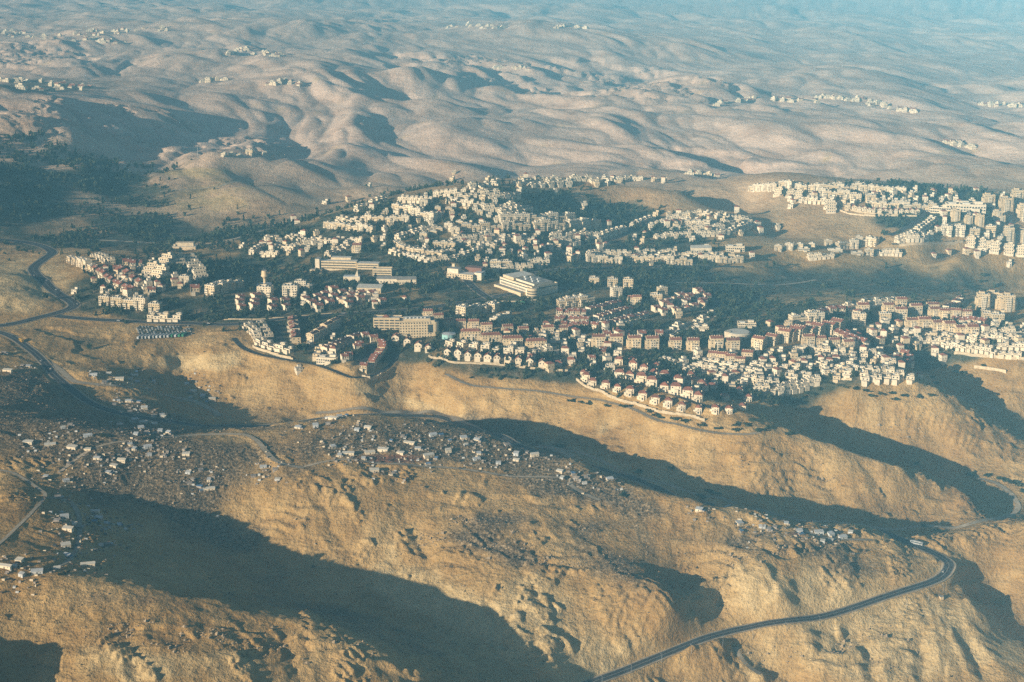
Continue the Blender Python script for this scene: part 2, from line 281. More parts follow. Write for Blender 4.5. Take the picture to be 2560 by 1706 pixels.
for name, surf, hw, sh, txt in ROADS:
    pts = []
    for tok in txt.split('|'):
        q = list(map(float, tok.split()))
        if len(q) == 3: x, y = uvz(*q); pts.append((float(x), float(y), q[2]))
        else: pts.append(hit(*q))
    L = spline(pts, 2.0)
    z = ground(L[:, 0], L[:, 1]); ok = np.abs(z - L[:, 2]) < 6
    z = np.where(ok, z, L[:, 2])
    kk = 21 if surf == 'asphalt' else 9
    for _ in range(2): z = np.convolve(np.pad(z, kk // 2, mode='edge'), np.ones(kk) / kk, 'valid')
    L[:, 2] = z
    road_samples.append(L)
    best = np.full(GZ.shape, 1e9); bz = np.zeros(GZ.shape); rad = hw + sh + 4
    for x, y, zz in L:
        j0, j1 = np.searchsorted(yrow, (y - rad, y + rad)); i0, i1 = np.searchsorted(tcol, ((x - rad) / y, (x + rad) / y))
        if j1 <= j0 or i1 <= i0: continue
        i0 = max(i0 - 1, 0); d = np.hypot(GX[j0:j1, i0:i1] - x, GY[j0:j1, i0:i1] - y); m = d < best[j0:j1, i0:i1]
        best[j0:j1, i0:i1][m] = d[m]; bz[j0:j1, i0:i1][m] = zz
    w = 1 - smooth(hw + .8, hw + sh + 3, best)
    GZ = GZ * (1 - w) + (bz - .12) * w
    RW = np.maximum(RW, 1 - smooth(hw + sh * .5, hw + sh + 3, best))
# --- finer relief on the nearer ground: ledges of rock along the contours, rills, stones
NR = int(np.searchsorted(yrow, 3000.0)); NX, NY, NZ = GX[:NR], GY[:NR], GZ[:NR].copy()
nearw = 1 - smooth(2000, 3000, NY)
slope = np.hypot(np.gradient(NZ, axis=1) / np.gradient(NX, axis=1), np.gradient(NZ, axis=0) / np.gradient(NY, axis=0))
town = np.clip(blob(1250, 640, 520, 170) * 1.6 + blob(1800, 880, 480, 110) * 1.5 + blob(500, 730, 330, 80) * 1.5 + blob(2350, 830, 200, 70) + blob(2350, 530, 230, 80) + blob(2080, 478, 190, 18) + blob(800, 860, 160, 55) * 1.3 + blob(1250, 850, 220, 60) * 1.5, 0, 1)
town = smooth(.35, .8, town)
free = (1 - RW[:NR]) * nearw; wild = free * (1 - town[:NR])
warp = fbm(NX / 60, NY / 60, 2, 43)
NZ += free * (fbm(NX / 95, NY / 95, 2, 11) * 2.2) * (1 - .6 * town[:NR])
wob = fbm(NX / 110, NY / 80, 3, 31) * 7.0
patch = smooth(-.15, .45, perlin(NX / 150, NY / 110, 21)); patch2 = smooth(-.1, .5, perlin(NX / 70, NY / 50, 23))
def terrace(z, p, a): return a * p / (2 * math.pi) * np.sin(2 * math.pi * z / p)
NZ += wild * smooth(.05, .22, slope) * (terrace(NZ + wob * 2.2, 13.0, .5) * patch + terrace(NZ + wob * 2.8 + 3, 5.1, .45) * patch2)
rill = np.abs(perlin((NX + warp * 22) / 26.0, NY / 120, 42)) * 1.7 + np.abs(perlin((NX + NY * .35 + warp * 9) / 8.0, NY / 60, 41)) * .7 * patch
NZ += wild * smooth(.18, .45, slope) * (rill - .8)
led = smooth(.2, .8, blob(1300, 1370, 220, 40, 15) + blob(1900, 1375, 300, 35) + blob(550, 1600, 420, 45, 5) + blob(730, 1285, 120, 35, -20) + blob(2150, 1620, 250, 70) + blob(1950, 1160, 220, 40, 15) + blob(2300, 1070, 120, 30, 20) + blob(1150, 1320, 130, 35) + .25 * perlin(GX / 60, GY / 60, 77))[:NR]
NZ += wild * led * (terrace(NZ + wob * 1.3, 7.0, 1.0) + terrace(NZ + wob * 1.6 + warp * 2, 2.7, .8))
NZ += free * (fbm(NX / 14, NY / 14, 3, 13, .6) * .5)
GZ[:NR] = NZ
# --- gullies cut by hand where the photograph shows them
GULLY = [('1960 1110|2040 1170|2100 1240|2130 1290', 5, 14), ('1215 1470|1228 1530|1240 1560|1222 1605', 3, 6), ('1900 1640|1960 1680|2010 1720', 9, 16), ('2173 1560|2080 1620|1990 1675', 6, 10), ('2290 1565|2310 1640|2300 1706', 6, 13), ('2150 1575|2170 1650|2190 1710', 5, 10), ('2400 1560|2430 1620|2470 1700', 5, 12), ('1500 1005|1540 1090|1600 1150', 3, 12), ('1750 1075|1800 1140|1850 1230', 4, 13), ('1230 960|1260 1020|1310 1080', 3, 11), ('1650 1050|1700 1110|1740 1170', 3, 11), ('1000 1275|1050 1360|1100 1450', 4, 14), ('800 1240|850 1340|900 1420', 3.5, 13), ('1330 1330|1310 1400|1290 1470', 3, 12), ('640 1240|650 1300|640 1370', 3, 12), ('2100 1400|2080 1460|2060 1510', 3.5, 12), ('1960 1400|1930 1470|1890 1540', 3, 12), ('2300 1020|2340 1080|2380 1130', 4, 12), ('700 920|760 970|800 1010', 3, 12), ('900 960|930 990|950 1010', 3, 10), ('300 1520|330 1600|350 1700', 3, 14), ('700 1560|720 1630|740 1700', 3, 12), ('2150 1150|2200 1210|2230 1260', 4, 13), ('2330 1230|2360 1265|2380 1290', 3, 10)]
for txt, dep_, wid in GULLY:
    L = spline([hit(*map(float, q.split())) for q in txt.split('|')], 2.0); best = np.full(GZ.shape, 1e9); m_ = len(L)
    L[:, 0] += fbm(L[:, 0] / 17, L[:, 1] / 17, 2, 201) * 5
    fade = np.sin(np.linspace(.25, math.pi * .92, m_)); bf = np.zeros(GZ.shape)
    for (x, y, zz), fd in zip(L, fade):
        j0, j1 = np.searchsorted(yrow, (y - wid, y + wid)); i0, i1 = np.searchsorted(tcol, ((x - wid) / y, (x + wid) / y)); d = np.hypot(GX[j0:j1, i0:i1] - x, GY[j0:j1, i0:i1] - y); m = d < best[j0:j1, i0:i1]
        best[j0:j1, i0:i1][m] = d[m]; bf[j0:j1, i0:i1][m] = fd
    GZ -= dep_ * bf * np.clip(1 - best / wid, 0, 1) ** 1.4 * (1 - RW)
# --- rain: droplets run down the near slopes and cut rills, leaving fans below
E0, E1 = int(np.searchsorted(yrow, 945.0)), int(np.searchsorted(yrow, 1850.0)); C0, C1 = int(np.searchsorted(tcol, -.41)), int(np.searchsorted(tcol, .41))
Hh = GZ[E0:E1, C0:C1].copy(); H0 = Hh.copy(); Hh = erode(Hh, 2, 100000, 50, 9)
dl = Hh - H0
for _ in range(2): dl = (np.roll(dl, 1, 0) + np.roll(dl, -1, 0) + np.roll(dl, 1, 1) + np.roll(dl, -1, 1) + 2 * dl) / 6
print('erosion', dl.min(), dl.max())
dl = np.tanh(dl / 2.2) * (.4 + .5 * smooth(0, .5, perlin(GX[E0:E1, C0:C1] / 130, GY[E0:E1, C0:C1] / 130, 88)) + .5 * blob(2200, 1620, 300, 90)[E0:E1, C0:C1]) * (1 - RW[E0:E1, C0:C1]) * (1 - town[E0:E1, C0:C1]); em = np.ones(dl.shape); em[:6] = 0; em[-25:] *= np.linspace(1, 0, 25)[:, None]; em[:, :12] *= np.linspace(0, 1, 12); em[:, -12:] *= np.linspace(1, 0, 12)
GZ[E0:E1, C0:C1] += dl * em
verts = np.stack([GX, GY, GZ], -1).reshape(-1, 3)
nr, nc = GZ.shape
idx = np.arange(nr * nc).reshape(nr, nc)
faces = np.stack([idx[:-1, :-1], idx[:-1, 1:], idx[1:, 1:], idx[1:, :-1]], -1).reshape(-1, 4)
def mesh_np(name, v, f, smooth_=True):
    me = bpy.data.meshes.new(name); nf, k = f.shape
    me.vertices.add(len(v)); me.vertices.foreach_set('co', np.ascontiguousarray(v, np.float32).ravel())
    me.loops.add(nf * k); me.loops.foreach_set('vertex_index', np.ascontiguousarray(f, np.int32).ravel())
    me.polygons.add(nf); me.polygons.foreach_set('loop_start', np.arange(0, nf * k, k, dtype=np.int32))
    try: me.polygons.foreach_set('loop_total', np.full(nf, k, np.int32))
    except Exception: pass
    me.polygons.foreach_set('use_smooth', np.full(nf, smooth_, bool)); me.update(calc_edges=True)
    return me

GU, GV = project(GX, GY, GZ)
nz1 = fbm(GX / 45, GY / 45, 4, 71); nz2 = fbm(GX / 160, GY / 160, 3, 72)
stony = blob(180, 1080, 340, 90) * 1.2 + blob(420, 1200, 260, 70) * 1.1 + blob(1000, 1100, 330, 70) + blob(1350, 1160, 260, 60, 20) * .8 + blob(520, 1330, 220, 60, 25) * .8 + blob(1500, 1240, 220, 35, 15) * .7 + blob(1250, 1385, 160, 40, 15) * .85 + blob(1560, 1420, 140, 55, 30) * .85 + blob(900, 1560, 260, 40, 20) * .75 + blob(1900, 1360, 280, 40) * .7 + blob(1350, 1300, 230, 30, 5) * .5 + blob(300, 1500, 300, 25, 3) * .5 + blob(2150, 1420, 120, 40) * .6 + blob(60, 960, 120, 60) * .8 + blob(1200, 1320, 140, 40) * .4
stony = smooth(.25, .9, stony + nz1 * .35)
chalk = blob(1320, 1540, 120, 110, 30) + blob(2250, 1620, 330, 90) + blob(1980, 1480, 200, 60) * .7 + blob(470, 905, 120, 22) + blob(350, 1660, 260, 50) * .6 + blob(2300, 1520, 200, 40) * .5 + blob(1650, 1080, 260, 40, 14) * .2 + blob(950, 1380, 160, 60, 25) * .4 + blob(1090, 1500, 190, 50, 22) + blob(50, 720, 120, 60) * 1.1 + blob(480, 432, 90, 12) + blob(520, 500, 150, 40) * .6 + blob(1150, 1045, 320, 14, 16) * .7 + blob(1500, 1160, 260, 14, 18) * .6 + blob(2150, 480, 60, 20) * .3 + blob(1480, 1660, 140, 40, -20) * .8 + blob(1700, 690, 160, 16) * .6
chalk = smooth(.15, .75, chalk * 1.15 + nz1 * .35 + nz2 * .2)
green = town * (.55 + .55 * smooth(-.35, .25, perlin(GX / 60, GY / 90, 83))) + (blob(120, 470, 330, 90) * .85 + blob(350, 580, 420, 50) * .9) * (.55 + 1.1 * smooth(-.3, .3, perlin(GX / 130, GY / 160, 79))) + blob(2150, 705, 480, 48) * .95 + blob(700, 520, 120, 40) * .3 + blob(100, 215, 260, 26) * .7 + blob(450, 780, 300, 30) * .5 + blob(2000, 1000, 120, 50) * .8 + blob(1120, 985, 60, 30) * .3 + blob(250, 860, 200, 40) * .4 + blob(1250, 935, 90, 14) * .5
green = smooth(.25, .85, green + nz1 * .25)
redso = smooth(.3, .8, blob(960, 1148, 110, 13) + blob(420, 865 + 10, 40, 12) * .0 + blob(1990, 1335, 40, 8) * .8 + nz1 * .15)
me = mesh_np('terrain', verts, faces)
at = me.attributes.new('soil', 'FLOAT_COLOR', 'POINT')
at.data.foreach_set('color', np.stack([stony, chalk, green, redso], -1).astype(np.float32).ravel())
terr = bpy.data.objects.new('terrain', me); COL.objects.link(terr); terr['kind'] = 'structure'
class NT:
    def __init__(self, name, rough=1.0):
        self.m = bpy.data.materials.new(name); self.m.use_nodes = True; self.t = self.m.node_tree
        self.b = self.t.nodes['Principled BSDF']; self.b.inputs['Roughness'].default_value = rough
        self.b.inputs['Specular IOR Level'].default_value = 0.15
    def n(self, kind, **kw):
        o = self.t.nodes.new(kind)
        for k, v in kw.items(): setattr(o, k, v)
        return o
    def l(self, a, b): self.t.links.new(a, b)
    def noise(self, scale, detail=3, rough=.55, vec=None, out='Fac'):
        o = self.n('ShaderNodeTexNoise'); o.inputs['Scale'].default_value = scale; o.inputs['Detail'].default_value = detail; o.inputs['Roughness'].default_value = rough
        if vec is None:
            if not hasattr(self, 'geo'): self.geo = self.n('ShaderNodeNewGeometry')
            vec = self.geo.outputs['Position']
        self.l(vec, o.inputs['Vector']); return o.outputs[out]
    def ramp(self, fac, stops):
        o = self.n('ShaderNodeValToRGB'); self.l(fac, o.inputs[0]); e = o.color_ramp.elements
        while len(e) < len(stops): e.new(.5)
        for k, (p, c) in enumerate(stops): e[k].position = p; e[k].color = (*c, 1) if len(c) == 3 else c
        return o.outputs[0]
    def mix(self, fac, a, b, mode='MIX'):
        o = self.n('ShaderNodeMix', data_type='RGBA', blend_type=mode)
        for i, x in ((0, fac), (6, a), (7, b)):
            if hasattr(x, 'links'): self.l(x, o.inputs[i])
            else: o.inputs[i].default_value = x if i == 0 else (*x, 1)
        return o.outputs[2]
    def bump(self, h, strength, dist):
        o = self.n('ShaderNodeBump'); o.inputs['Strength'].default_value = strength; o.inputs['Distance'].default_value = dist
        self.l(h, o.inputs['Height']); self.l(o.outputs[0], self.b.inputs['Normal'])
g = NT('ground')
at = g.n('ShaderNodeAttribute', attribute_name='soil'); sp = g.n('ShaderNodeSeparateColor'); g.l(at.outputs['Color'], sp.inputs[0])
n_big = g.noise(1 / 90, 4); n_mid = g.noise(1 / 14, 4, .6); n_fine = g.noise(1 / 2.6, 4, .65); n_grain = g.noise(1 / .9, 2)
soil = g.ramp(n_big, [(.28, (.19, .108, .042)), (.46, (.37, .232, .090)), (.66, (.56, .40, .19))])
soil = g.mix(.55, soil, g.ramp(n_mid, [(.3, (.30, .172, .06)), (.55, (.43, .272, .10)), (.75, (.54, .37, .158))]))
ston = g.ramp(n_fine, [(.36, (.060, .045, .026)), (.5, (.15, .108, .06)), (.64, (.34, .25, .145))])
chk = g.ramp(n_mid, [(.3, (.45, .31, .135)), (.6, (.58, .43, .215))])
grn = g.ramp(n_mid, [(.35, (.032, .042, .024)), (.55, (.075, .072, .042)), (.72, (.22, .165, .10))])
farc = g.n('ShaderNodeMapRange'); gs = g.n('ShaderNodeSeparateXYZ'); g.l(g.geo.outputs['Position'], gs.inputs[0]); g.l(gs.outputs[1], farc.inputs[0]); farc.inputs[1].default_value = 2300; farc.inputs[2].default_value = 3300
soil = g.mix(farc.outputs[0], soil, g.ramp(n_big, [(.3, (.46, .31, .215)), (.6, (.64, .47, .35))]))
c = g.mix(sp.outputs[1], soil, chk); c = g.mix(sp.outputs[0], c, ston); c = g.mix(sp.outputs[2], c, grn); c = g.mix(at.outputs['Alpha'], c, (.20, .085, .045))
vm = g.n('ShaderNodeVectorMath', operation='MULTIPLY'); g.l(g.geo.outputs['Position'], vm.inputs[0]); vm.inputs[1].default_value = (1 / 45, 1 / 45, 1 / 1.6)
n_str = g.noise(1.0, 4, .6, vm.outputs[0])
wildf = g.n('ShaderNodeMath', operation='SUBTRACT'); wildf.inputs[0].default_value = .85; g.l(sp.outputs[2], wildf.inputs[1]); wildf.use_clamp = True
c = g.mix(wildf.outputs[0], c, g.mix(1.0, c, g.ramp(n_str, [(.30, (.84, .81, .77)), (.45, (.98, .97, .96)), (.58, (1.02, 1.01, 1.0)), (.70, (1.12, 1.10, 1.07))]), 'MULTIPLY'))
c = g.mix(.6, c, g.ramp(n_fine, [(.33, (.62, .58, .53)), (.48, (1, 1, 1)), (.64, (1.12, 1.12, 1.10))]), 'MULTIPLY')
g.l(c, g.b.inputs['Base Color'])
hsum = g.n('ShaderNodeMath', operation='ADD'); g.l(n_fine, hsum.inputs[0])
hm2 = g.n('ShaderNodeMath', operation='MULTIPLY'); g.l(n_mid, hm2.inputs[0]); hm2.inputs[1].default_value = 2.0; g.l(hm2.outputs[0], hsum.inputs[1])
hs2 = g.n('ShaderNodeMath', operation='MULTIPLY_ADD'); g.l(n_str, hs2.inputs[0]); hs2.inputs[1].default_value = .45; g.l(hsum.outputs[0], hs2.inputs[2])
g.bump(hs2.outputs[0], 1.0, 1.7)
terr.data.materials.append(g.m)
# ------------------------------------------------------------------ road surfaces
asph = NT('asphalt', .85); asph.l(asph.ramp(asph.noise(1 / 6, 4), [(.3, (.035, .036, .038)), (.7, (.065, .064, .062))]), asph.b.inputs['Base Color'])
trk = NT('track gravel'); trk.l(trk.ramp(trk.noise(1 / 5, 4), [(.3, (.30, .24, .16)), (.7, (.46, .38, .27))]), trk.b.inputs['Base Color'])
shd = NT('shoulder gravel'); shd.l(shd.ramp(shd.noise(1 / 4, 4), [(.3, (.26, .20, .13)), (.7, (.45, .37, .26))]), shd.b.inputs['Base Color'])
paint = NT('road paint', .7); paint.b.inputs['Base Color'].default_value = (.34, .33, .30, 1)
def ribbon(name, L, o0, o1, lift, material, parent=None, dash=None):
    d = np.gradient(L[:, :2], axis=0); d /= np.linalg.norm(d, axis=1)[:, None] + 1e-9; nrm = np.stack([d[:, 1], -d[:, 0]], 1)
    a = np.column_stack([L[:, :2] + nrm * o0, L[:, 2] + lift]); b_ = np.column_stack([L[:, :2] + nrm * o1, L[:, 2] + lift])
    v = np.stack([a, b_], 1).reshape(-1, 3); k = np.arange(len(L) - 1)
    if dash: k = k[(k % dash[0]) < dash[1]]
    f = np.stack([2 * k, 2 * k + 1, 2 * k + 3, 2 * k + 2], 1)
    o = bpy.data.objects.new(name, mesh_np(name, v, f)); COL.objects.link(o); o.data.materials.append(material.m); o.parent = parent
    return o
for (name, surf, hw, sh, _), L in zip(ROADS, road_samples):
    o = ribbon(name, L, -hw, hw, .22 if surf == 'asphalt' else .14, asph if surf == 'asphalt' else trk); o['kind'] = 'structure'
    if surf == 'asphalt' and hw > 4.55:
        ribbon('edge_line', L, -hw + .45, -hw + .62, .25, paint, o); ribbon('edge_line', L, hw - .62, hw - .45, .25, paint, o)
        ribbon('center_line', L, -.16, .16, .25, paint, o)
        ribbon('shoulder', L, -hw - 1.8, -hw + .1, .17, shd, o); ribbon('shoulder', L, hw - .1, hw + 1.8, .17, shd, o)
# ------------------------------------------------------------------ materials for things
def flat(name, col, rough=.9, var=.12, scale=1 / 3.0):
    m = NT(name, rough); oi = m.n('ShaderNodeObjectInfo')
    lo = tuple(c * (1 - var) for c in col); hi = tuple(min(.9, c * (1 + var)) for c in col)
    c = m.ramp(m.noise(scale, 3), [(.35, lo), (.65, hi)])
    c = m.mix(.6, c, m.ramp(oi.outputs['Random'], [(0, (.70, .66, .62)), (.3, (.92, .90, .86)), (.6, (1, 1, 1)), (1, (1.08, 1.0, .88))]), 'MULTIPLY')
    m.l(c, m.b.inputs['Base Color']); return m.m
M = dict(white=flat('white plaster', (.66, .56, .405)), cream=flat('cream stone', (.58, .455, .285)), tile=flat('red roof tile', (.27, .105, .065), .85, .25), dark=flat('dark tile', (.17, .075, .05), .85, .2),
         deck=flat('flat roof', (.30, .285, .255), .95, .25), glass=flat('window glass', (.045, .055, .06), .25, .2), metal=flat('pale sheet metal', (.50, .51, .50), .5, .15), rust=flat('old sheet', (.30, .26, .22), .7, .3),
         tarp=flat('blue tarp', (.10, .20, .34), .6), wall=flat('retaining stone', (.52, .42, .28), .95, .18), leaf=None, bark=flat('bark', (.10, .075, .05)), teal=flat('turquoise tank', (.33, .58, .55), .6, .1),
         steel=flat('galvanised steel', (.30, .31, .31), .5), rock=flat('limestone', (.33, .25, .16), 1, .3), green=flat('green paint', (.05, .22, .12), .4), yellow=flat('yellow paint', (.55, .32, .03), .4), carw=flat('white car paint', (.38, .39, .39), .35), card=flat('dark car paint', (.05, .055, .065), .35), brown=flat('brown cladding', (.20, .10, .07)), pale=flat('pale roof sheet', (.60, .56, .47), .7))
lf = NT('leaves', .8); oi = lf.n('ShaderNodeObjectInfo')
lf.l(lf.mix(.5, lf.ramp(lf.noise(1 / 2.2, 3), [(.3, (.014, .028, .014)), (.52, (.036, .050, .022)), (.75, (.11, .095, .045))]), lf.ramp(lf.noise(1 / 25, 2), [(.35, (.025, .042, .022)), (.65, (.075, .072, .038))])), lf.b.inputs['Base Color'])
M['leaf'] = lf.m
class MB:
    """collects faces with a material key; build() links them as one mesh object"""
    def __init__(s): s.v = []; s.f = []; s.m = []
    def quad(s, pts, key):
        k = len(s.v); s.v += [tuple(p) for p in pts]; s.f.append(tuple(range(k, k + len(pts)))); s.m.append(key)
    def box(s, x0, x1, y0, y1, z0, z1, key, top=None, bottom=False):
        a, b, c, d = (x0, y0), (x1, y0), (x1, y1), (x0, y1)
        for p, q in ((a, b), (b, c), (c, d), (d, a)): s.quad([(*p, z0), (*q, z0), (*q, z1), (*p, z1)], key)
        s.quad([(*a, z1), (*b, z1), (*c, z1), (*d, z1)], top or key)
        if bottom: s.quad([(*d, z0), (*c, z0), (*b, z0), (*a, z0)], key)
    def parapet(s, x0, x1, y0, y1, z0, z1, key, t=.35):
        s.box(x0, x1, y0, y0 + t, z0, z1, key); s.box(x0, x1, y1 - t, y1, z0, z1, key); s.box(x0, x0 + t, y0 + t, y1 - t, z0, z1, key); s.box(x1 - t, x1, y0 + t, y1 - t, z0, z1, key)
    def hip(s, x0, x1, y0, y1, z0, z1, key, o=.5, ridge=.35):
        x0 -= o; x1 += o; y0 -= o; y1 += o; cx, cy_ = (x0 + x1) / 2, (y0 + y1) / 2
        if x1 - x0 >= y1 - y0: r = (x1 - x0) * ridge / 2; P_, Q = (cx - r, cy_, z1), (cx + r, cy_, z1)
        else: r = (y1 - y0) * ridge / 2; P_, Q = (cx, cy_ - r, z1), (cx, cy_ + r, z1)
        A_, B_, C_, D_ = (x0, y0, z0), (x1, y0, z0), (x1, y1, z0), (x0, y1, z0)
        if x1 - x0 >= y1 - y0:
            s.quad([A_, B_, Q, P_], key); s.quad([B_, C_, Q], key); s.quad([C_, D_, P_, Q], key); s.quad([D_, A_, P_], key)
        else:
            s.quad([A_, B_, P_], key); s.quad([B_, C_, Q, P_], key); s.quad([C_, D_, Q], key); s.quad([D_, A_, P_, Q], key)
        s.quad([D_, C_, B_, A_], key)
    def gable(s, x0, x1, y0, y1, z0, z1, key, wall=None, along='y', o=.4):
        if along == 'y':
            cx = (x0 + x1) / 2
            for y, fl in ((y0, 0), (y1, 1)):
                p = [(x0, y, z0), (x1, y, z0), (cx, y, z1)]; s.quad(p[::-1] if fl else p, wall or key)
            e = (z1 - z0) / ((x1 - x0) / 2) * o
            s.quad([(x0 - o, y0 - o, z0 - e + .12), (cx, y0 - o, z1 + .12), (cx, y1 + o, z1 + .12), (x0 - o, y1 + o, z0 - e + .12)][::-1], key)
            s.quad([(x1 + o, y0 - o, z0 - e + .12), (cx, y0 - o, z1 + .12), (cx, y1 + o, z1 + .12), (x1 + o, y1 + o, z0 - e + .12)], key)
        else:
            cy_ = (y0 + y1) / 2
            for x, fl in ((x0, 1), (x1, 0)):
                p = [(x, y0, z0), (x, y1, z0), (x, cy_, z1)]; s.quad(p[::-1] if fl else p, wall or key)
            e = (z1 - z0) / ((y1 - y0) / 2) * o
            s.quad([(x0 - o, y0 - o, z0 - e + .12), (x1 + o, y0 - o, z0 - e + .12), (x1 + o, cy_, z1 + .12), (x0 - o, cy_, z1 + .12)], key)
            s.quad([(x0 - o, y1 + o, z0 - e + .12), (x1 + o, y1 + o, z0 - e + .12), (x1 + o, cy_, z1 + .12), (x0 - o, cy_, z1 + .12)][::-1], key)
    def windows(s, x0, x1, y0, y1, z0, floors, fh, nx, ny, key='glass', w=1.3, h=1.3, sides='fblr', skip=None):
        e = .04
        for k in range(floors):
            z = z0 + k * fh + 1.0
            for n_, a, b, side in ((nx, x0, x1, 'f'), (nx, x0, x1, 'b'), (ny, y0, y1, 'l'), (ny, y0, y1, 'r')):
                if side not in sides: continue
                for i in range(n_):
                    if skip and (i * 7 + k * 3 + ord(side)) % skip == 0: continue
                    c = a + (b - a) * (i + .5) / n_; p, q = c - w / 2, c + w / 2
                    if side == 'f': s.quad([(p, y0 - e, z), (q, y0 - e, z), (q, y0 - e, z + h), (p, y0 - e, z + h)], key)
                    if side == 'b': s.quad([(q, y1 + e, z), (p, y1 + e, z), (p, y1 + e, z + h), (q, y1 + e, z + h)], key)
                    if side == 'l': s.quad([(x0 - e, q, z), (x0 - e, p, z), (x0 - e, p, z + h), (x0 - e, q, z + h)], key)
                    if side == 'r': s.quad([(x1 + e, p, z), (x1 + e, q, z), (x1 + e, q, z + h), (x1 + e, p, z + h)], key)
    def cyl(s, x, y, r0, r1, z0, z1, key, n_=16, cap=True, top=None):
        k = [(math.cos(2 * math.pi * i / n_), math.sin(2 * math.pi * i / n_)) for i in range(n_)]
        for i in range(n_):
            a, b = k[i], k[(i + 1) % n_]
            s.quad([(x + a[0] * r0, y + a[1] * r0, z0), (x + b[0] * r0, y + b[1] * r0, z0), (x + b[0] * r1, y + b[1] * r1, z1), (x + a[0] * r1, y + a[1] * r1, z1)], key)
        if cap: s.quad([(x + a[0] * r1, y + a[1] * r1, z1) for a in k], top or key)
    def mesh(s, name):
        me = bpy.data.meshes.new(name); me.from_pydata(s.v, [], s.f); keys = sorted(set(s.m)); ix = {k: i for i, k in enumerate(keys)}
        for k in keys: me.materials.append(M[k])
        me.polygons.foreach_set('material_index', [ix[k] for k in s.m]); me.update(); return me
def link(name, me, parent=None, loc=None, rz=0.0, sc=None):
    o = bpy.data.objects.new(name, me); COL.objects.link(o)
    if parent is not None: o.parent = parent
    if loc is not None: o.location = loc
    if rz: o.rotation_euler = (0, 0, rz)
    if sc is not None: o.scale = sc
    return o
def tag(o, label, cat, group=None, kind=None):
    o['label'] = label; o['category'] = cat
    if group: o['group'] = group
    if kind: o['kind'] = kind
    return o
# ------------------------------------------------------------------ building kinds: parts as (name, mesh builder)
G = -3.0     # walls reach this far into the slope
def parts_villa(k):                       # gable end to the front
    w, d, h = (7.6, 10.5, 6.0), (8.4, 11, 6.4), (7.2, 9.5, 5.4); w, d, h = (w, d, h)[k % 3]
    a = MB(); a.box(-w / 2, w / 2, -d / 2, d / 2, G, h, 'white'); a.box(w / 2, w / 2 + 2.6, -d / 2 + 3, d / 2 - 1, G, 3.2, 'white', 'deck'); a.box(-w / 2 + .6, w / 2 - .8, -d / 2 - 2.4, -d / 2, G, 2.9, 'white', 'deck'); a.gable(-w / 2, w / 2, -d / 2, d / 2, h, h + 2.6, 'white', 'white', 'y', 0)
    r = MB(); r.gable(-w / 2, w / 2, -d / 2 + .05, d / 2 - .05, h + .05, h + 2.65, 'dark' if k % 3 == 0 else 'tile', None, 'y', .35); r.box(w * .18, w * .18 + .8, 1, 1.8, h + .6, h + 2.9, 'white')
    g_ = MB(); g_.windows(-w / 2, w / 2, -d / 2, d / 2, 0, 2, 2.9, 2, 3, w=1.4, h=1.5)
    b = MB(); b.box(-w / 2 + .6, w / 2 - .8, -d / 2 - 2.4, -d / 2 - 2.25, 2.9, 3.8, 'white')
    return [('wall', a), ('roof', r), ('glazing', g_), ('balcony', b)]
def parts_hip(k):
    w, d, h = ((9.2, 9.6, 7.4), (10.4, 10, 8.2), (8.4, 9, 6.6))[k % 3]
    a = MB(); a.box(-w / 2, w / 2, -d / 2, d / 2, G, h, 'white'); a.box(-w / 2 - 2.4, -w / 2, -d / 2 + 1.5, d / 2 - 2, G, 3.4, 'white', 'deck'); a.box(-1.8, 2.6, -d / 2 - 1.8, -d / 2, G, 5.6 if k % 2 else 3.2, 'white', 'deck')
    r = MB(); r.hip(-w / 2, w / 2, -d / 2, d / 2, h + .02, h + 2.7, 'tile', .55, .28)
    g_ = MB(); g_.windows(-w / 2, w / 2, -d / 2, d / 2, 0, 2 if h < 7 else 3, 2.6, 3, 3, w=1.2, h=1.35, skip=5); g_.quad([(-.6, -d / 2 - 1.85, .1), (1.4, -d / 2 - 1.85, .1), (1.4, -d / 2 - 1.85, 2.5), (-.6, -d / 2 - 1.85, 2.5)], 'glass')
    c = MB(); c.box(w * .22, w * .22 + .9, .6, 1.5, h + .5, h + 3.0, 'white')
    return [('wall', a), ('roof', r), ('glazing', g_), ('chimney', c)]
def parts_terrace(k):                     # tiled row house, ridge along the row
    w, d, h = ((7.2, 9, 5.6), (8, 9.5, 6.0), (7.2, 8.4, 5.2))[k % 3]
    a = MB(); a.box(-w / 2, w / 2, -d / 2, d / 2, G, h, 'cream' if k % 2 else 'white'); a.gable(-w / 2, w / 2, -d / 2, d / 2, h, h + 2.2, 'white', 'white', 'x', 0); a.box(-w / 2 - .15, -w / 2 + .15, -d / 2 - .6, d / 2 + .3, G, h + 1.0, 'white'); a.box(-w / 2 + .5, .2, -d / 2 - 2, -d / 2, G, 2.8, 'white', 'deck')
    r = MB(); r.gable(-w / 2, w / 2, -d / 2, d / 2, h + .04, h + 2.25, 'tile', None, 'x', .45)
    r.box(.8, 2.2, -1.6, -.6, h + 1.0, h + 2.4, 'metal')
    g_ = MB(); g_.windows(-w / 2, w / 2, -d / 2, d / 2, 0, 2, 2.7, 3, 2, w=1.2, h=1.3, skip=6)
    return [('wall', a), ('roof', r), ('glazing', g_)]
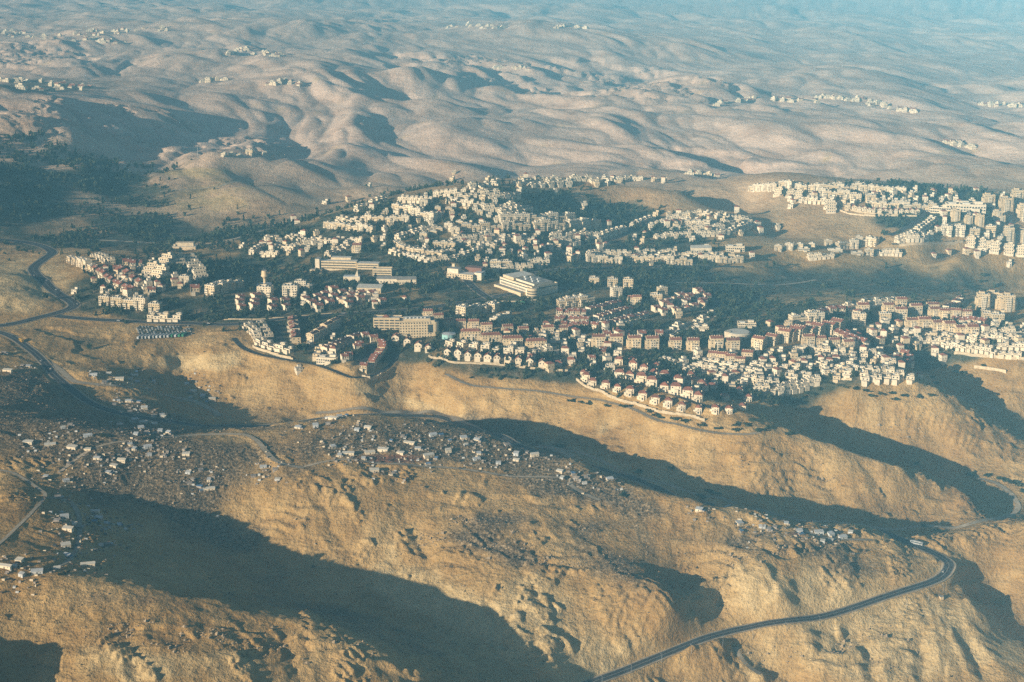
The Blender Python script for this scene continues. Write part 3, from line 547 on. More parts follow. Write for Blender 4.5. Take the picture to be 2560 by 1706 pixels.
def parts_tileblock(k):                   # three or four storeys under a small tiled roof
    w, d, h = ((14, 13, 11.5), (15.5, 12.5, 12.5), (24, 12, 11.5))[k % 3]
    a = MB(); a.box(-w / 2, w / 2, -d / 2, d / 2, G, h, 'cream'); a.box(-w / 2 - 1.6, -w / 2, -d / 2 + 2, d / 2 - 3, G, h - 2.8, 'cream', 'deck'); a.box(-w * .18, w * .22, -d / 2 - 1.6, -d / 2, G, h - 3.2, 'white', 'deck'); a.box(w * .28, w / 2 - .3, -d / 2 - 1.2, -d / 2, G, h - 6, 'cream', 'deck')
    r = MB()
    if k % 3 == 2: r.hip(-w / 2, w / 2, -d / 2, d / 2, h + .02, h + 2.6, 'tile', .4, .7)
    else: r.gable(-w / 2, w / 2, -d / 2 + 1.5, d / 2, h + .03, h + 2.4, 'tile', 'cream', 'x', .35)
    for i in range(4 if k % 3 < 2 else 7): r.box(-w / 2 + 1.6 + i * 3.1, -w / 2 + 2.6 + i * 3.1, -.6, .2, h + 1.4, h + 2.9, 'white')
    g_ = MB(); n_ = 4 if k % 3 < 2 else 7; g_.windows(-w / 2, w / 2, -d / 2, d / 2, 0, 4, 2.85, n_, 4, w=1.3, h=1.3, skip=7); g_.windows(-w * .18, w * .22, -d / 2 - 1.6, -d / 2, 0, 3, 2.85, 2, 1, w=1.5, h=1.5, sides='f')
    b = MB()
    for i in range(3): b.box(w * .24, w / 2 - .4, -d / 2 - 1.5, -d / 2 - .02, 2.7 + i * 2.85, 3.6 + i * 2.85, 'white')
    return [('wall', a), ('roof', r), ('glazing', g_), ('balcony', b)]
def parts_white(k):                       # stepped flat-roofed house
    w, d, h = ((8, 9.5, 5.8), (9, 9, 6.2), (7.4, 10, 3.4))[k % 3]
    a = MB(); a.box(-w / 2, w / 2, -d / 2, d / 2, G, h, 'white', 'deck'); a.parapet(-w / 2, w / 2, -d / 2, d / 2, h + .01, h + .8, 'white')
    a.box(-w * .1, w / 2 - .5, 0, d / 2 - .5, h + .01, h + 2.7, 'white', 'deck'); a.box(-w / 2 + .4, w * .25, -d / 2 - 2.6, -d / 2, G, 3.0, 'white', 'deck'); a.box(-w / 2 - 1.6, -w / 2, 0, d / 2 - 1, G, 3.2, 'white', 'deck')
    r = MB(); r.box(-w * .35, -w * .35 + 1.6, 1.5, 2.4, h + .02, h + 1.2, 'metal'); r.cyl(-w * .3, 3, .45, .45, h + .02, h + 1.9, 'white', 8)
    g_ = MB(); g_.windows(-w / 2, w / 2, -d / 2, d / 2, 0, 2 if h > 4 else 1, 2.9, 2, 3, w=1.5, h=1.4, skip=6); g_.windows(-w * .1, w / 2 - .5, 0, d / 2 - .5, h + .0, 1, 2.7, 2, 1, w=1.2, h=1.2, sides='fr')
    return [('wall', a), ('roof_tank', r), ('glazing', g_)]
def parts_block(k):                       # flat-roofed flats
    w, d, h, fl = ((15, 12, 11.5, 4), (17, 12, 14.5, 5), (13, 12, 9, 3))[k % 3]
    a = MB(); a.box(-w / 2, w / 2, -d / 2, d / 2, G, h, 'white' if k % 2 else 'cream', 'deck'); a.parapet(-w / 2, w / 2, -d / 2, d / 2, h + .01, h + .9, 'white')
    a.box(-w * .14, w * .12, -1, d / 2 - 1, h + .01, h + 2.8, 'white', 'deck'); a.box(-w / 2 + .8, -w * .16, -d / 2 - 1.8, -d / 2, G, h - 2.9, 'white', 'deck'); a.box(w * .2, w / 2 - .8, -d / 2 - 1.8, -d / 2, G, h - 5.8, 'white', 'deck')
    r = MB()
    for i in range(4): r.box(-w / 2 + 1.2 + i * w * .22, -w / 2 + 2.6 + i * w * .22, -3.4, -2.4, h + .02, h + 1.3, 'metal'); r.cyl(-w / 2 + 2 + i * w * .22, -1.8, .45, .45, h + .02, h + 1.9, 'white', 8)
    g_ = MB(); g_.windows(-w / 2, w / 2, -d / 2, d / 2, 0, fl, 2.9, 5, 4, w=1.3, h=1.35, skip=7); g_.windows(-w / 2 + .8, -w * .16, -d / 2 - 1.8, -d / 2, 0, fl - 1, 2.9, 2, 1, w=1.5, h=1.5, sides='f'); g_.windows(w * .2, w / 2 - .8, -d / 2 - 1.8, -d / 2, 0, fl - 2, 2.9, 2, 1, w=1.5, h=1.5, sides='f')
    return [('wall', a), ('roof_tank', r), ('glazing', g_)]
def parts_tower(k):
    w, d, h, fl = ((19, 16, 25, 8), (22, 17, 32, 11))[k % 2]
    a = MB(); a.box(-w / 2, w / 2, -d / 2, d / 2, G, h, 'cream', 'deck'); a.parapet(-w / 2, w / 2, -d / 2, d / 2, h + .01, h + 1.1, 'cream'); a.box(-w * .3, w * .1, -2, d / 2 - 1, h + .01, h + 4.2, 'cream', 'brown')
    a.box(-w / 2 - 2.4, -w / 2, -d / 2 + 2, d / 2 - 2, G, h - 5.8, 'cream', 'deck'); a.box(w / 2, w / 2 + 2.4, -d / 2 + 2, d / 2 - 2, G, h - 8.7, 'cream', 'deck'); a.box(-w * .2, w * .2, -d / 2 - 2, -d / 2, G, h - 3, 'white', 'deck')
    r = MB()
    for i in range(4): r.box(-w / 2 + 2 + i * 4, -w / 2 + 3.6 + i * 4, -5, -3.8, h + .02, h + 1.5, 'metal')
    g_ = MB(); g_.windows(-w / 2, w / 2, -d / 2, d / 2, 0, fl, 2.95, 6, 5, w=1.4, h=1.4, skip=8); g_.windows(-w * .2, w * .2, -d / 2 - 2, -d / 2, 0, fl - 1, 2.95, 3, 1, w=1.5, h=1.6, sides='f')
    return [('wall', a), ('roof_tank', r), ('glazing', g_)]
def parts_stair(k):                       # stepped terrace flats climbing a slope
    a = MB(); g_ = MB(); r = MB(); w = 15
    for i in range(4):
        y0, y1, z = -10 + i * 4.6, 10, 3 + i * 3
        a.box(-w / 2 + (i % 2) * 1.2, w / 2 - ((i + 1) % 2) * 1.2, y0, y1 + i * .01, G if i == 0 else z - 3, z, 'white', 'deck'); g_.windows(-w / 2 + 1.2, w / 2 - 1.2, y0, y1, z - 3, 1, 3, 4, 4, w=1.6, h=1.4)
        r.box(-w / 2 + 2, w / 2 - 2, y0 + .1, y0 + .3, z + .01, z + .9, 'cream')
    a.box(1, 5, 5, 9.5, 12.01, 14.6, 'white', 'deck')
    return [('wall', a), ('parapet', r), ('glazing', g_)]
def parts_low(k):                         # long public building
    w, d, h = ((30, 14, 8), (24, 12, 6.5))[k % 2]
    a = MB(); a.box(-w / 2, w / 2, -d / 2, d / 2, G, h, 'white', 'deck'); a.parapet(-w / 2, w / 2, -d / 2, d / 2, h + .01, h + .8, 'white'); a.box(-w * .05, w * .25, -d / 2 - 3, -d / 2, G, h * .55, 'white', 'deck'); a.box(w * .1, w * .4, 0, d / 2 - 1, h + .01, h + 3, 'white', 'pale')
    r = MB(); r.box(-w * .4, -w * .1, -2, 3, h + .02, h + 1.6, 'pale')
    g_ = MB(); g_.windows(-w / 2, w / 2, -d / 2, d / 2, 0, 2, 3.3, 9, 4, w=2.2, h=1.6)
    return [('wall', a), ('rooflight', r), ('glazing', g_)]
KINDS_ = {'V': ('villa', parts_villa, 'white gabled villa', 'house', 'gabled villas', 8), 'H': ('villa', parts_hip, 'red hip-roofed villa', 'house', 'villas with red hip roofs', 9.5),
          'T': ('terraced_house', parts_terrace, 'red-tiled terraced house', 'house', 'tiled terraced houses', 7.4), 'A': ('apartment_building', parts_tileblock, 'red-roofed cream apartment house', 'apartment building', 'tile-roofed apartment houses', 14.5),
          'W': ('flat_roofed_house', parts_white, 'white flat-roofed house', 'house', 'white flat-roofed houses', 8.2), 'B': ('apartment_block', parts_block, 'pale flat-roofed apartment block', 'apartment building', 'flat-roofed apartment blocks', 15),
          'K': ('apartment_tower', parts_tower, 'tall cream apartment tower', 'apartment tower', 'apartment towers', 20), 'S': ('stepped_apartments', parts_stair, 'white stepped apartment house', 'apartment building', 'stepped apartment houses', 15), 'L': ('public_building', parts_low, 'long white public building', 'public building', 'low public buildings', 27)}
_cache = {}
def kind_meshes(code, k, whole):
    key = (code, k, whole)
    if key not in _cache:
        ps = KINDS_[code][1](k)
        if whole:
            m = MB()
            for _, p in ps:
                o = len(m.v); m.v += p.v; m.f += [tuple(i + o for i in f) for f in p.f]; m.m += p.m
            _cache[key] = [(KINDS_[code][0], m.mesh(KINDS_[code][0]))]
        else: _cache[key] = [(nm, p.mesh(nm)) for nm, p in ps]
    return _cache[key]
FOOT = []        # x, y, radius of everything built: trees keep off
def base_z(x, y, r=5.0):
    return float(np.min(ground(np.array([x, x - r, x + r, x, x]), np.array([y, y, y, y - r, y + r]))))
ORD = 'first second third fourth fifth sixth seventh eighth ninth tenth eleventh twelfth thirteenth fourteenth fifteenth sixteenth seventeenth eighteenth nineteenth twentieth'.split()
def put(code, u, v, yaw, sc, label, whole):
    name, _, ph, cat, grp, w = KINDS_[code]
    x, y, z = hit(u, v); y += w * .45; x *= y / (y - w * .45); z = base_z(x, y, w * .3)
    if code == 'W' and v < 600: name = 'hillside_house'
    k = random.randrange(3 if code not in 'KLS' else 2)
    if code == 'A' and k == 2: k = random.randrange(2)
    if code == 'A' and sc[0] > 1.5: k = 2; sc = tuple(q / 1.6 for q in sc)
    if code == 'A': sc = tuple(q * .9 for q in sc)
    FOOT.append((x, y, w * .72 * sc[0]))
    ms = kind_meshes(code, k, whole)
    if whole: o = link(name, ms[0][1], None, (x, y, z), yaw, sc)
    else:
        o = link(name, None, None, (x, y, z), yaw, sc); o.empty_display_size = 1
        made = {}
        for nm, me in ms:
            c = link(nm, me, made.get({'glazing': 'wall', 'balcony': 'wall', 'chimney': 'roof', 'parapet': 'wall'}.get(nm), o)); made[nm] = c
            if nm in ('glazing', 'roof_tank', 'balcony', 'parapet'): c['kind'] = 'stuff'
    tag(o, label, cat, grp)
TOWN = '''
V;0;-8;1.05;991,856 1020,864 1048,875 1072,879 1121,890 1147,894 1171,899 1197,901 1221,904 1244,905 1271,908 1297,911 1325,916 1356,919;of row above long cream wall
H;0;0;.8;1397,919 1428,915;at end of gabled villa row
W;8;r;1;1128,868 1200,876 1330,890;in low row behind gabled villas
A;0;6;1.7;1177,853 1229,859 1282,868 1340,875;of four long tiled blocks
A;0;6;.95;1070,799 1096,807 1123,821 1152,823 1184,826 1216,833 1269,837 1308,841 1369,843 1406,842;of cube row behind long tiled blocks
B;5;-35;1;1160,794 1180,789 1198,786 1216,784 1231,783;of rising row beside boulevard
W;5;-30;1;1236,808 1268,796;in low group beside rising row
W;3;r;1.1;1352,886 1385,884;beside parking behind villas
T;0;12;1;1479,903 1503,893 1507,884;beside dark grove
H;0;-18;.84;1460,945 1467,954 1483,966 1516,971 1545,981 1576,991 1608,1001 1640,1010 1672,1019 1706,1028 1747,1036 1789,1037 1823,1035 1857,1026;of front row on curved wall
H;0;-18;1.06;1551,945 1576,949 1605,958 1631,967 1663,979 1691,987 1721,995 1747,1005;of tall second villa row
H;0;-18;1;1584,925 1612,933 1636,943 1663,949 1696,959 1721,968 1755,971 1780,979;of tall third villa row
H;0;-18;.9;1549,912 1582,911 1642,925 1729,951 1849,986 1872,1004;of scattered upper red villas
W;1;0;1.1;1525,930;with bright front above red villas
A;0;2;1.05;1496,868 1540,869 1585,874 1630,875 1688,875 1732,877 1790,875 1831,875;of long cube row above grove
T;0;2;1.2;1517,847 1563,847 1604,846 1647,847;of small row behind cube row
W;7;r;1.2;1672,842 1700,828 1758,813;in diagonal group near oval hall
L;1;-12;.8;1752,831;with arches near oval hall
L;1;0;.9;1866,823;at shaded valley edge
A;0;-35;1.05;1898,873 1930,864 1962,857 1990,851;of gabled diagonal row
K;1;0;.42;1970,828;standing slim behind gabled diagonal row
A;0;-14;.9;1783,906 1806,909 1826,913 1850,917 1868,907;of cluster crowning white terraces
W;10;r;.9;1742,907 1885,938;of upper terrace below crowning cluster
W;9;r;.8;1734,919 1849,939;of second terrace below crowning cluster
W;6;r;1;1846,956 1938,966;of broad terrace near dark dale
W;4;r;.9;1885,921 1936,927;of short terrace right of crowning cluster
W;8;r;1;1895,979 1955,984 2010,972;of lowest terrace near dark dale
W;4;r;.9;1798,951 1842,957;of terrace left of broad terrace
W;9;r;.75;1658,903 1757,941;of small diagonal row along grove
W;6;r;1;1962,977 2040,961;of terrace at dale head
W;0;-20;1;1975,946 1985,956 2006,943 2018,952 1960,934 1990,930;of loose cluster at dale head
B;1;0;1;1640,757;beside loop of villas
B;0;0;.9;1485,713 1531,719 1570,721;of three cream blocks near roundabout
B;0;20;.8;1540,746 1655,740;of pair behind loop villas
A;0;0;.8;1579,763 1592,763;of twin tiled houses
B;5;r;1.05;1403,771 1472,764;of tall cream row near mall
T;5;r;1.2;1398,791 1456,791;of upper straight tiled row
T;7;r;1.1;1394,808 1468,809;of middle straight tiled row
T;7;r;1.1;1410,823 1490,823;of lower straight tiled row
T;6;r;1.1;1477,785 1541,766;of upper slanting tiled row
T;8;r;1.1;1495,804 1570,781;of middle slanting tiled row
T;9;r;1.1;1513,819 1608,796;of lower slanting tiled row
T;0;25;1.15;1690,758 1700,750 1660,771 1687,787 1735,774 1757,758 1766,750 1750,743 1744,736 1657,788 1672,763 1715,764 1640,780 1722,752;of villa loop on the knoll
A;0;-38;1.15;1975,853 1998,849 2024,844 2044,841 2072,836 2093,831;of tall gabled row facing dark valley
B;4;r;1;1985,818 2045,812;of grey arc behind gabled row
T;9;r;1.15;1988,808 2035,795 2072,785 2113,782;of ridge row above dark valley
W;9;r;1.15;2120,779 2175,768 2235,762;of ridge row ending above valley
B;0;0;.9;2146,813 2211,808;of two pale blocks among trees
A;0;0;1;2156,785 2219,784 2251,798 2288,790 2252,767 2330,783 2335,793;of tiled blocks along shaded ridge
A;3;r;.9;2360,798 2415,799;of three beside ridge bend
T;4;r;1.1;2365,780 2385,770 2400,755;of row climbing to shaded valley
T;6;r;1.2;2388,810 2458,816;of low tiled row under towers
K;0;-5;.75;2455,777 2480,770 2503,776 2518,781;of cream tower cluster on right hill
B;0;-5;1;2470,806 2491,809;of pair below tower cluster
W;6;r;1;2480,757 2560,765;of row behind tower cluster
A;0;3;1.05;2279,823 2309,826 2343,831 2371,835 2401,839 2429,842;of bright row on right hill
W;12;r;.8;2264,832 2440,856;of low row under bright row
W;9;r;1;2440,851 2534,853;of upper right hill terrace
W;6;r;1;2483,839 2557,837;of top right hill terrace
W;7;r;1;2284,859 2358,861;of left terrace on right hill
W;6;r;1;2366,869 2427,881;of middle terrace on right hill
W;5;r;1;2437,878 2486,891;of lower terrace on right hill
W;5;r;1;2498,873 2560,876;of right terrace by big wall
W;3;r;.9;2505,893 2545,895;of houses on top of big wall
A;0;5;.95;2020,867 2050,869 2084,872 2119,879;of four tiled white blocks on nose
T;6;r;1.3;2098,847 2160,870;of red diagonal row on nose
W;4;r;.9;1990,879 2045,882;of row below four tiled blocks
W;6;r;.9;2045,898 2110,903;of third row on nose
W;3;r;.9;1993,908 2021,909;of short row beside dale
W;4;r;.9;2030,913 2062,923;of slanting row beside dale
W;6;r;1;2062,925 2131,927;of fifth row on nose
W;5;r;1;2136,934 2205,937;of sixth row on nose
W;0;-10;1;2065,885 2103,890 2133,900 2160,898 2180,891 2155,910 2205,905 2230,918;of loose houses mid nose
W;0;-12;1.05;2082,941 2120,943 2160,947 2163,959 2182,949 2195,956 2217,953 2238,958 2248,949 2275,956 2225,939;of outermost houses on nose
T;0;-30;1.2;2262,896 2272,904 2273,918;of stepped trio at nose edge
W;10;r;1;622,824 640,838 652,862 690,875 724,881;of stack on bluff edge
W;4;r;1;652,819 672,846;of second line on bluff
T;5;r;1.25;733,812 741,857;of tiled column inside bluff estate
A;4;r;.95;783,856 836,825;of long tiled slab in bluff estate
T;8;r;1.15;815,883 893,849;of gabled diagonal in bluff estate
T;0;20;1.1;862,904 872,900 893,877 899,872 913,851 934,858;of small red pairs in bluff estate
T;0;-14;1.05;953,864 957,873 957,881 951,890 945,899 938,905 934,911 931,918 911,928;of red column at estate edge
L;1;-10;.8;820,918;low at bluff rim
T;0;35;1.2;604,778 636,776 681,778 715,775 600,763 638,763 683,763 713,763 640,751 602,753;of tiled pairs along boulevard
T;0;30;1.2;764,759 780,770 796,778 808,760 813,744 834,753 853,759 871,768 825,768 794,750 834,733 856,740 878,746 902,742 930,746 900,756 955,761 873,757;of red garden houses in middle
B;1;-5;1.15;727,744;with stair tower near mushroom tower
B;2;0;.9;752,727 772,729;of pair behind stair tower block
B;4;-30;1.05;532,740 553,734 573,727 594,721;of stepped row near mushroom tower
B;0;-12;1;266,763 296,768 327,773 355,776 390,785;of western front row
W;5;r;1.2;380,803 446,804;of low group beside boulevard
B;5;r;.85;180,658 232,678;of western hilltop slab
W;6;r;1.1;240,642 278,662;of white hilltop slab behind
T;9;r;1.2;242,681 275,705 300,722 332,734;of curved western terrace
T;4;r;1.3;306,684 352,716;of inner western terrace
T;0;10;1.4;380,736 488,736 293,681 330,671 318,668 345,669;of scattered western tiled houses
S;0;-25;1.3;376,692 396,702 412,669;of western stepped pile
S;0;25;1.2;450,669 479,669 490,686 502,701;of eastern stepped pile
B;1;-10;.8;464,714;between the stepped piles
# centre hill
B;9;r;.75;821,571 929,584;of bright lower hill row
W;5;r;1.1;853,554 900,560;of left upper hill row
B;8;r;.75;908,556 1015,562;of long upper hill row
B;6;r;.9;994,531 1080,556;of slanting hill slab
W;6;r;1.1;896,529 957,506;of left crest row
W;7;r;1.1;1005,505 1075,508;of crest row
W;8;r;1;633,636 692,600;of western tip
W;4;r;1;654,642 690,641;of lower western tip
W;6;r;1;686,625 735,628;of inner western tip
W;6;r;1;733,623 784,607;of street west of hill
W;11;r;1;789,606 900,610;of lower hill street
W;3;r;1.1;728,596 755,602;of trio by bare knoll
A;1;0;1;893,632;alone above the school
W;5;r;1;823,641 870,616;of slanting lane above school
B;14;r;.8;993,619 1013,631 1054,641 1092,643 1130,641;of big crescent
B;3;r;.8;1092,624 1130,625;of bar inside crescent
W;18;r;.9;983,635 1030,648 1072,656 1133,651 1197,633;of outer crescent terrace
W;8;r;1;998,599 1040,583 1085,574;of upper crescent lane
B;0;-10;.75;1060,599 1085,591 1100,584 1123,581 1150,571 1140,590;of stepped blocks above crescent
W;7;r;1.1;1125,508 1205,517;of bright lane near crest
W;7;r;1.1;1090,492 1160,486;of left summit lane
W;8;r;1.1;1150,497 1240,489;of right summit lane
W;7;r;1.1;1215,528 1290,520;of shady lane below summit
W;6;r;1.1;1225,500 1290,496;of lane beside summit trees
B;0;0;.7;1095,531 1122,535 1200,540 1060,520;of white blocks among cypresses
W;6;r;1.1;1255,538 1320,526;of last lane before bare slope
B;6;r;1;1258,562 1347,562;of long grey slab
B;4;r;.9;1358,558 1421,558;of slab behind bright bars
B;4;r;1;1342,578 1400,578;of left bright bar
B;6;r;.9;1411,578 1488,569;of right bright bar
B;3;r;.9;1166,580 1212,580;of left short bar
B;4;r;.85;1218,579 1262,579;of middle short bar
B;3;r;.9;1272,577 1314,577;of right short bar
W;9;r;1;1233,598 1330,607;of dense white lane below bars
W;7;r;1;1381,610 1442,613;of dense white lane by park
W;10;r;1;1383,598 1490,595;of dense upper lane by park
W;6;r;1;1495,599 1557,579;of lane climbing beside road
W;9;r;1;1138,616 1228,621;of lane right of crescent
W;8;r;1;1130,606 1228,599;of second lane right of crescent
B;2;r;.9;1240,671 1268,671;of pair behind the mall
W;6;r;1.1;1243,678 1322,676;of row behind the mall
W;3;r;1.1;1325,661 1363,662;of trio near park
B;5;r;.75;1475,656 1546,661;of first group over the road
B;4;r;.75;1552,657 1602,658;of second group over the road
B;4;r;.75;1613,658 1658,659;of third group over the road
B;4;r;.75;1675,663 1723,664;of fourth group over the road
B;5;r;.7;1768,658 1846,659;of last group over the road
W;15;r;1;1475,642 1671,639;of back lane over the road
W;10;r;1;1680,643 1802,646;of back lane near white hall
L;0;0;.9;1757,630 1837,632;of two halls under villa hill
W;5;r;1;1583,569 1626,553;of western lane on villa hill
W;3;r;1;1644,563 1668,560;of trio on villa hill
W;14;r;1;1672,551 1754,538 1795,545;of crest lane on villa hill
W;9;r;1;1802,543 1874,559;of right crest lane on villa hill
W;7;r;1;1876,564 1828,584;of right flank lane on villa hill
W;16;r;1;1642,597 1815,589;of foot lane on villa hill
W;10;r;1;1682,579 1802,574;of middle lane on villa hill
W;9;r;1;1718,564 1828,564;of upper lane on villa hill
W;8;r;1.1;1290,462 1360,456;of left far ridge lane
W;9;r;1.1;1370,458 1470,452;of middle far ridge lane
W;8;r;1.1;1480,457 1600,452;of right far ridge lane
W;5;r;1.1;1330,468 1420,466;of lower far ridge lane
W;4;r;1.1;1180,472 1235,464;of far ridge shoulder
# white quarter
B;5;r;.8;1881,479 1935,480;of left tip of white quarter
B;3;r;.9;1942,473 1973,474;of left back of white quarter
S;0;-20;.9;1945,490 1976,492 1996,495;of stepped trio below white quarter
B;12;r;.95;1999,480 2160,482;of tall back row of white quarter
B;5;r;.9;2055,496 2116,497;of front row of white quarter
W;6;r;1.2;2019,507 2070,510;of low front lane of white quarter
S;0;-10;1.1;2072,522 2078,532;of prow of white quarter
B;0;0;1.05;2104,497 2137,508 2175,507;of three big cubes in white quarter
B;7;r;.7;2085,473 2158,474;of hindmost row of white quarter
B;8;r;.8;2165,482 2258,488;of back right row of white quarter
B;8;r;.85;2187,523 2264,527;of middle cubes of white quarter
B;4;r;.95;2270,529 2330,530;of right cubes of white quarter
V;13;0;.85;2134,525 2190,533 2292,535;of small villas along quarter wall
L;0;-10;1.3;2350,535 2395,528 2430,532;of large white complex beside towers
K;0;0;.85;2470,520 2513,537 2541,517 2556,556;of skyline towers at edge
K;0;0;.55;2387,558 2420,567 2447,572 2492,559 2500,568;of stout towers mid slope
B;0;-10;1;2365,590 2397,594 2435,594 2475,589;of pale blocks above bridge road
K;0;0;.85;2518,608 2556,612;of grey towers above bare slope
W;14;r;1.1;2245,608 2285,590 2320,565 2336,551;of staircase of houses up slope
W;5;r;1.1;2270,603 2310,602;of houses beside staircase
S;0;-15;1;2425,622 2450,624 2474,623 2486,633 2521,638 2550,640;of stepped blocks above bare slope
B;3;r;.8;2100,623 2134,623;of trio above shaded valley
B;1;0;.7;2070,617;alone above shaded valley
B;4;r;.85;2147,617 2187,617;of four near bridge road
L;0;0;.7;2142,642 2087,632;of flat schools above shaded valley
B;1;0;.8;2172,641;beside flat school
W;8;r;1.1;2185,638 2250,639;of low row ending at bridge road
B;0;-20;.75;1946,630 1973,628 2000,624 2030,622;of diagonal row over shaded valley
L;1;0;.7;2008,637;in front of diagonal row
W;6;r;1;2025,650 2080,645;of low shaded row
'''
rnd = random.Random(11)
n_built = 0
for line in TOWN.strip().splitlines():
    if line[0] == '#': continue
    code, n_, yaw, scale, pts, desc = [q.strip() for q in line.split(';')]
    pts = [tuple(map(float, q.split(','))) for q in pts.split()]
    n_ = int(n_); scale = float(scale)
    if n_ == 0: spots = sorted(pts)
    else:
        if pts[0][0] > pts[-1][0]: pts = pts[::-1]
        seg = [0]
        for a, b in zip(pts, pts[1:]): seg.append(seg[-1] + math.hypot(b[0] - a[0], (b[1] - a[1]) * 2.5))
        q = np.linspace(0, seg[-1], n_) if n_ > 1 else [seg[-1] / 2]
        spots = [(float(np.interp(s_, seg, [p[0] for p in pts])), float(np.interp(s_, seg, [p[1] for p in pts]))) for s_ in q]
    W3 = [hit(*p) for p in spots]
    for i, (u, v) in enumerate(spots):
        w = KINDS_[code][5]; sx = scale
        if n_ > 1:
            a, b = W3[max(0, i - 1)], W3[min(len(W3) - 1, i + 1)]; dx, dy = b[0] - a[0], b[1] - a[1]
            gap = math.hypot(dx, dy) / (min(len(W3) - 1, i + 1) - max(0, i - 1)); along = math.atan2(dy, dx)
            if yaw == 'r':
                while along > math.pi / 2: along -= math.pi
                while along < -math.pi / 2: along += math.pi
                rz = along; sx = min(scale * 1.25, max(scale * .7, gap / w * 1.02))
            else: rz = R(float(yaw))
        else: rz = R(float(yaw)) if yaw != 'r' else 0
        rz += R(rnd.uniform(-4, 4)); sz = scale * rnd.uniform(.88, 1.12); sy = scale * rnd.uniform(.9, 1.08)
        ph = KINDS_[code][2]
        if len(spots) == 1: label = f'{ph} {desc}'
        else:
            o_ = ORD[i] if i < 20 else f'{i + 1}th'
            label = f'{ph}, {o_} from left {desc}'
        put(code, u, v, rz, (sx, sy, sz), label, v < 600); n_built += 1
print('buildings', n_built)
INFILL = True
# ------------------------------------------------------------------ single large buildings
def thing(name, u, v, label, cat, rz=0.0, group=None, back=0.0, foot=0, dz=0.0):
    x, y, z = hit(u, v); k = (y + back) / y; x, y = x * k, y + back; z = base_z(x, y, min(foot, 8) * .5 if foot else 3) + dz
    o = link(name, None, None, (x, y, z), rz); tag(o, label, cat, group)
    if foot: FOOT.append((x, y, foot))
    return o
def add(root, name, mb, stuff=False):
    c = link(name, mb.mesh(name), root)
    if stuff: c['kind'] = 'stuff'
    return c
o = thing('office_building', 1043, 845, 'big cream office block with square windows and dark glass corner', 'office building', R(4), back=10, foot=26)
a = MB(); a.box(-21, 21, -9, 9, G, 20, 'cream', 'deck'); a.parapet(-21, 21, -9, 9, 20.01, 21, 'cream'); a.box(-16, 16, -6, 7, 20.02, 22.5, 'cream', 'pale'); a.cyl(21, -4, 5, 5, G, 19, 'cream', 20, True, 'deck'); a.box(-24, -12, -12, -9, G, 5, 'cream', 'deck'); add(o, 'wall', a)
a = MB(); a.windows(-21, 18, -9, 9, -.4, 6, 3.3, 12, 5, w=1.5, h=1.5); a.windows(-20, 17, -9, 9, 18.0, 1, 1, 20, 8, w=.8, h=.9, sides='f'); add(o, 'glazing', a, True)
a = MB(); a.box(13, 18.8, -9.3, -9.03, 6, 16, 'glass'); add(o, 'glass_panel', a); a = MB()
for i in range(6): a.box(-14 + i * 4.5, -12 + i * 4.5, -4, -1, 22.52, 24, 'metal')
add(o, 'roof_plant', a)
o = thing('office_wing', 970, 826, 'cream parking deck with long open bands beside office block', 'parking garage', R(-2), back=8, foot=18)
a = MB(); a.box(-17, 17, -7, 7, G, 13.5, 'cream', 'pale'); a.parapet(-17, 17, -7, 7, 13.52, 14.6, 'cream'); add(o, 'wall', a)
a = MB()
for k in range(4):
    for i in range(5): a.box(-16 + i * 6.4, -10.6 + i * 6.4, -7.05, -6.99, .6 + k * 3.3, 2.1 + k * 3.3, 'glass')
add(o, 'glazing', a, True); a = MB(); a.hip(-6, 2, -2, 5, 14, 16.5, 'tile', .2, .2); add(o, 'roof', a)
o = thing('shopping_mall', 1330, 744, 'large pale mall with long arcade and rounded corner', 'mall', R(-54), back=0, foot=0)
x0, y0 = o.location.x, o.location.y; FOOT.append((x0 - 8, y0 + 35, 46)); FOOT.append((x0 + 10, y0 + 30, 40))
a = MB(); a.box(-72, 0, 0, 42, -6, 13, 'white', 'deck'); a.box(-58, -6, 8, 38, 13.02, 15.5, 'white', 'deck'); a.box(-70, -46, 4, 38, 13.03, 17, 'cream', 'pale'); a.parapet(-72, 0, 0, 42, 13.01, 14.2, 'cream'); a.cyl(-3, 4, 8, 8, -6, 12.5, 'cream', 24, True, 'deck'); a.box(-74, -14, -8, 0, -6, 4.5, 'cream', 'deck'); add(o, 'wall', a)
a = MB(); a.windows(-70, -14, 0, 42, 4.6, 1, 4, 22, 10, w=1.6, h=2.6, sides='fr'); a.box(-72.06, .06, -.06, 42.06, 10.2, 11.6, 'glass')
for i in range(14):
    an = -2.6 + i * .2
    for k in range(3):
        c_, s_ = math.cos(an), math.sin(an); p = (-3 + 8.06 * c_, 4 + 8.06 * s_); q = (-s_ * .6, c_ * .6); z = .5 + k * 3.4
        a.quad([(p[0] - q[0], p[1] - q[1], z), (p[0] + q[0], p[1] + q[1], z), (p[0] + q[0], p[1] + q[1], z + 1.9), (p[0] - q[0], p[1] - q[1], z + 1.9)], 'glass')
add(o, 'glazing', a, True); a = MB()
for i in range(8): a.box(-50 + i * 5, -47 + i * 5, 14 + (i % 3) * 6, 18 + (i % 3) * 6, 15.52, 17.2, 'metal')
add(o, 'roof_plant', a)
o = thing('school_building', 862, 675, 'long cream school with banded windows on terraced hillside', 'school', R(-6), back=8, foot=34)
a = MB(); a.box(-36, 18, -6, 6, G, 12, 'cream', 'pale'); a.box(-40, -34, -8, 6, G - 4, 15, 'white', 'deck'); a.box(-20, 8, 4, 14, G, 15, 'cream', 'pale'); a.box(-46, -30, -16, -8, G - 5, 1.5, 'cream', 'deck'); a.box(20, 50, -12, 2, G, 11, 'cream', 'pale'); add(o, 'wall', a)
a = MB()
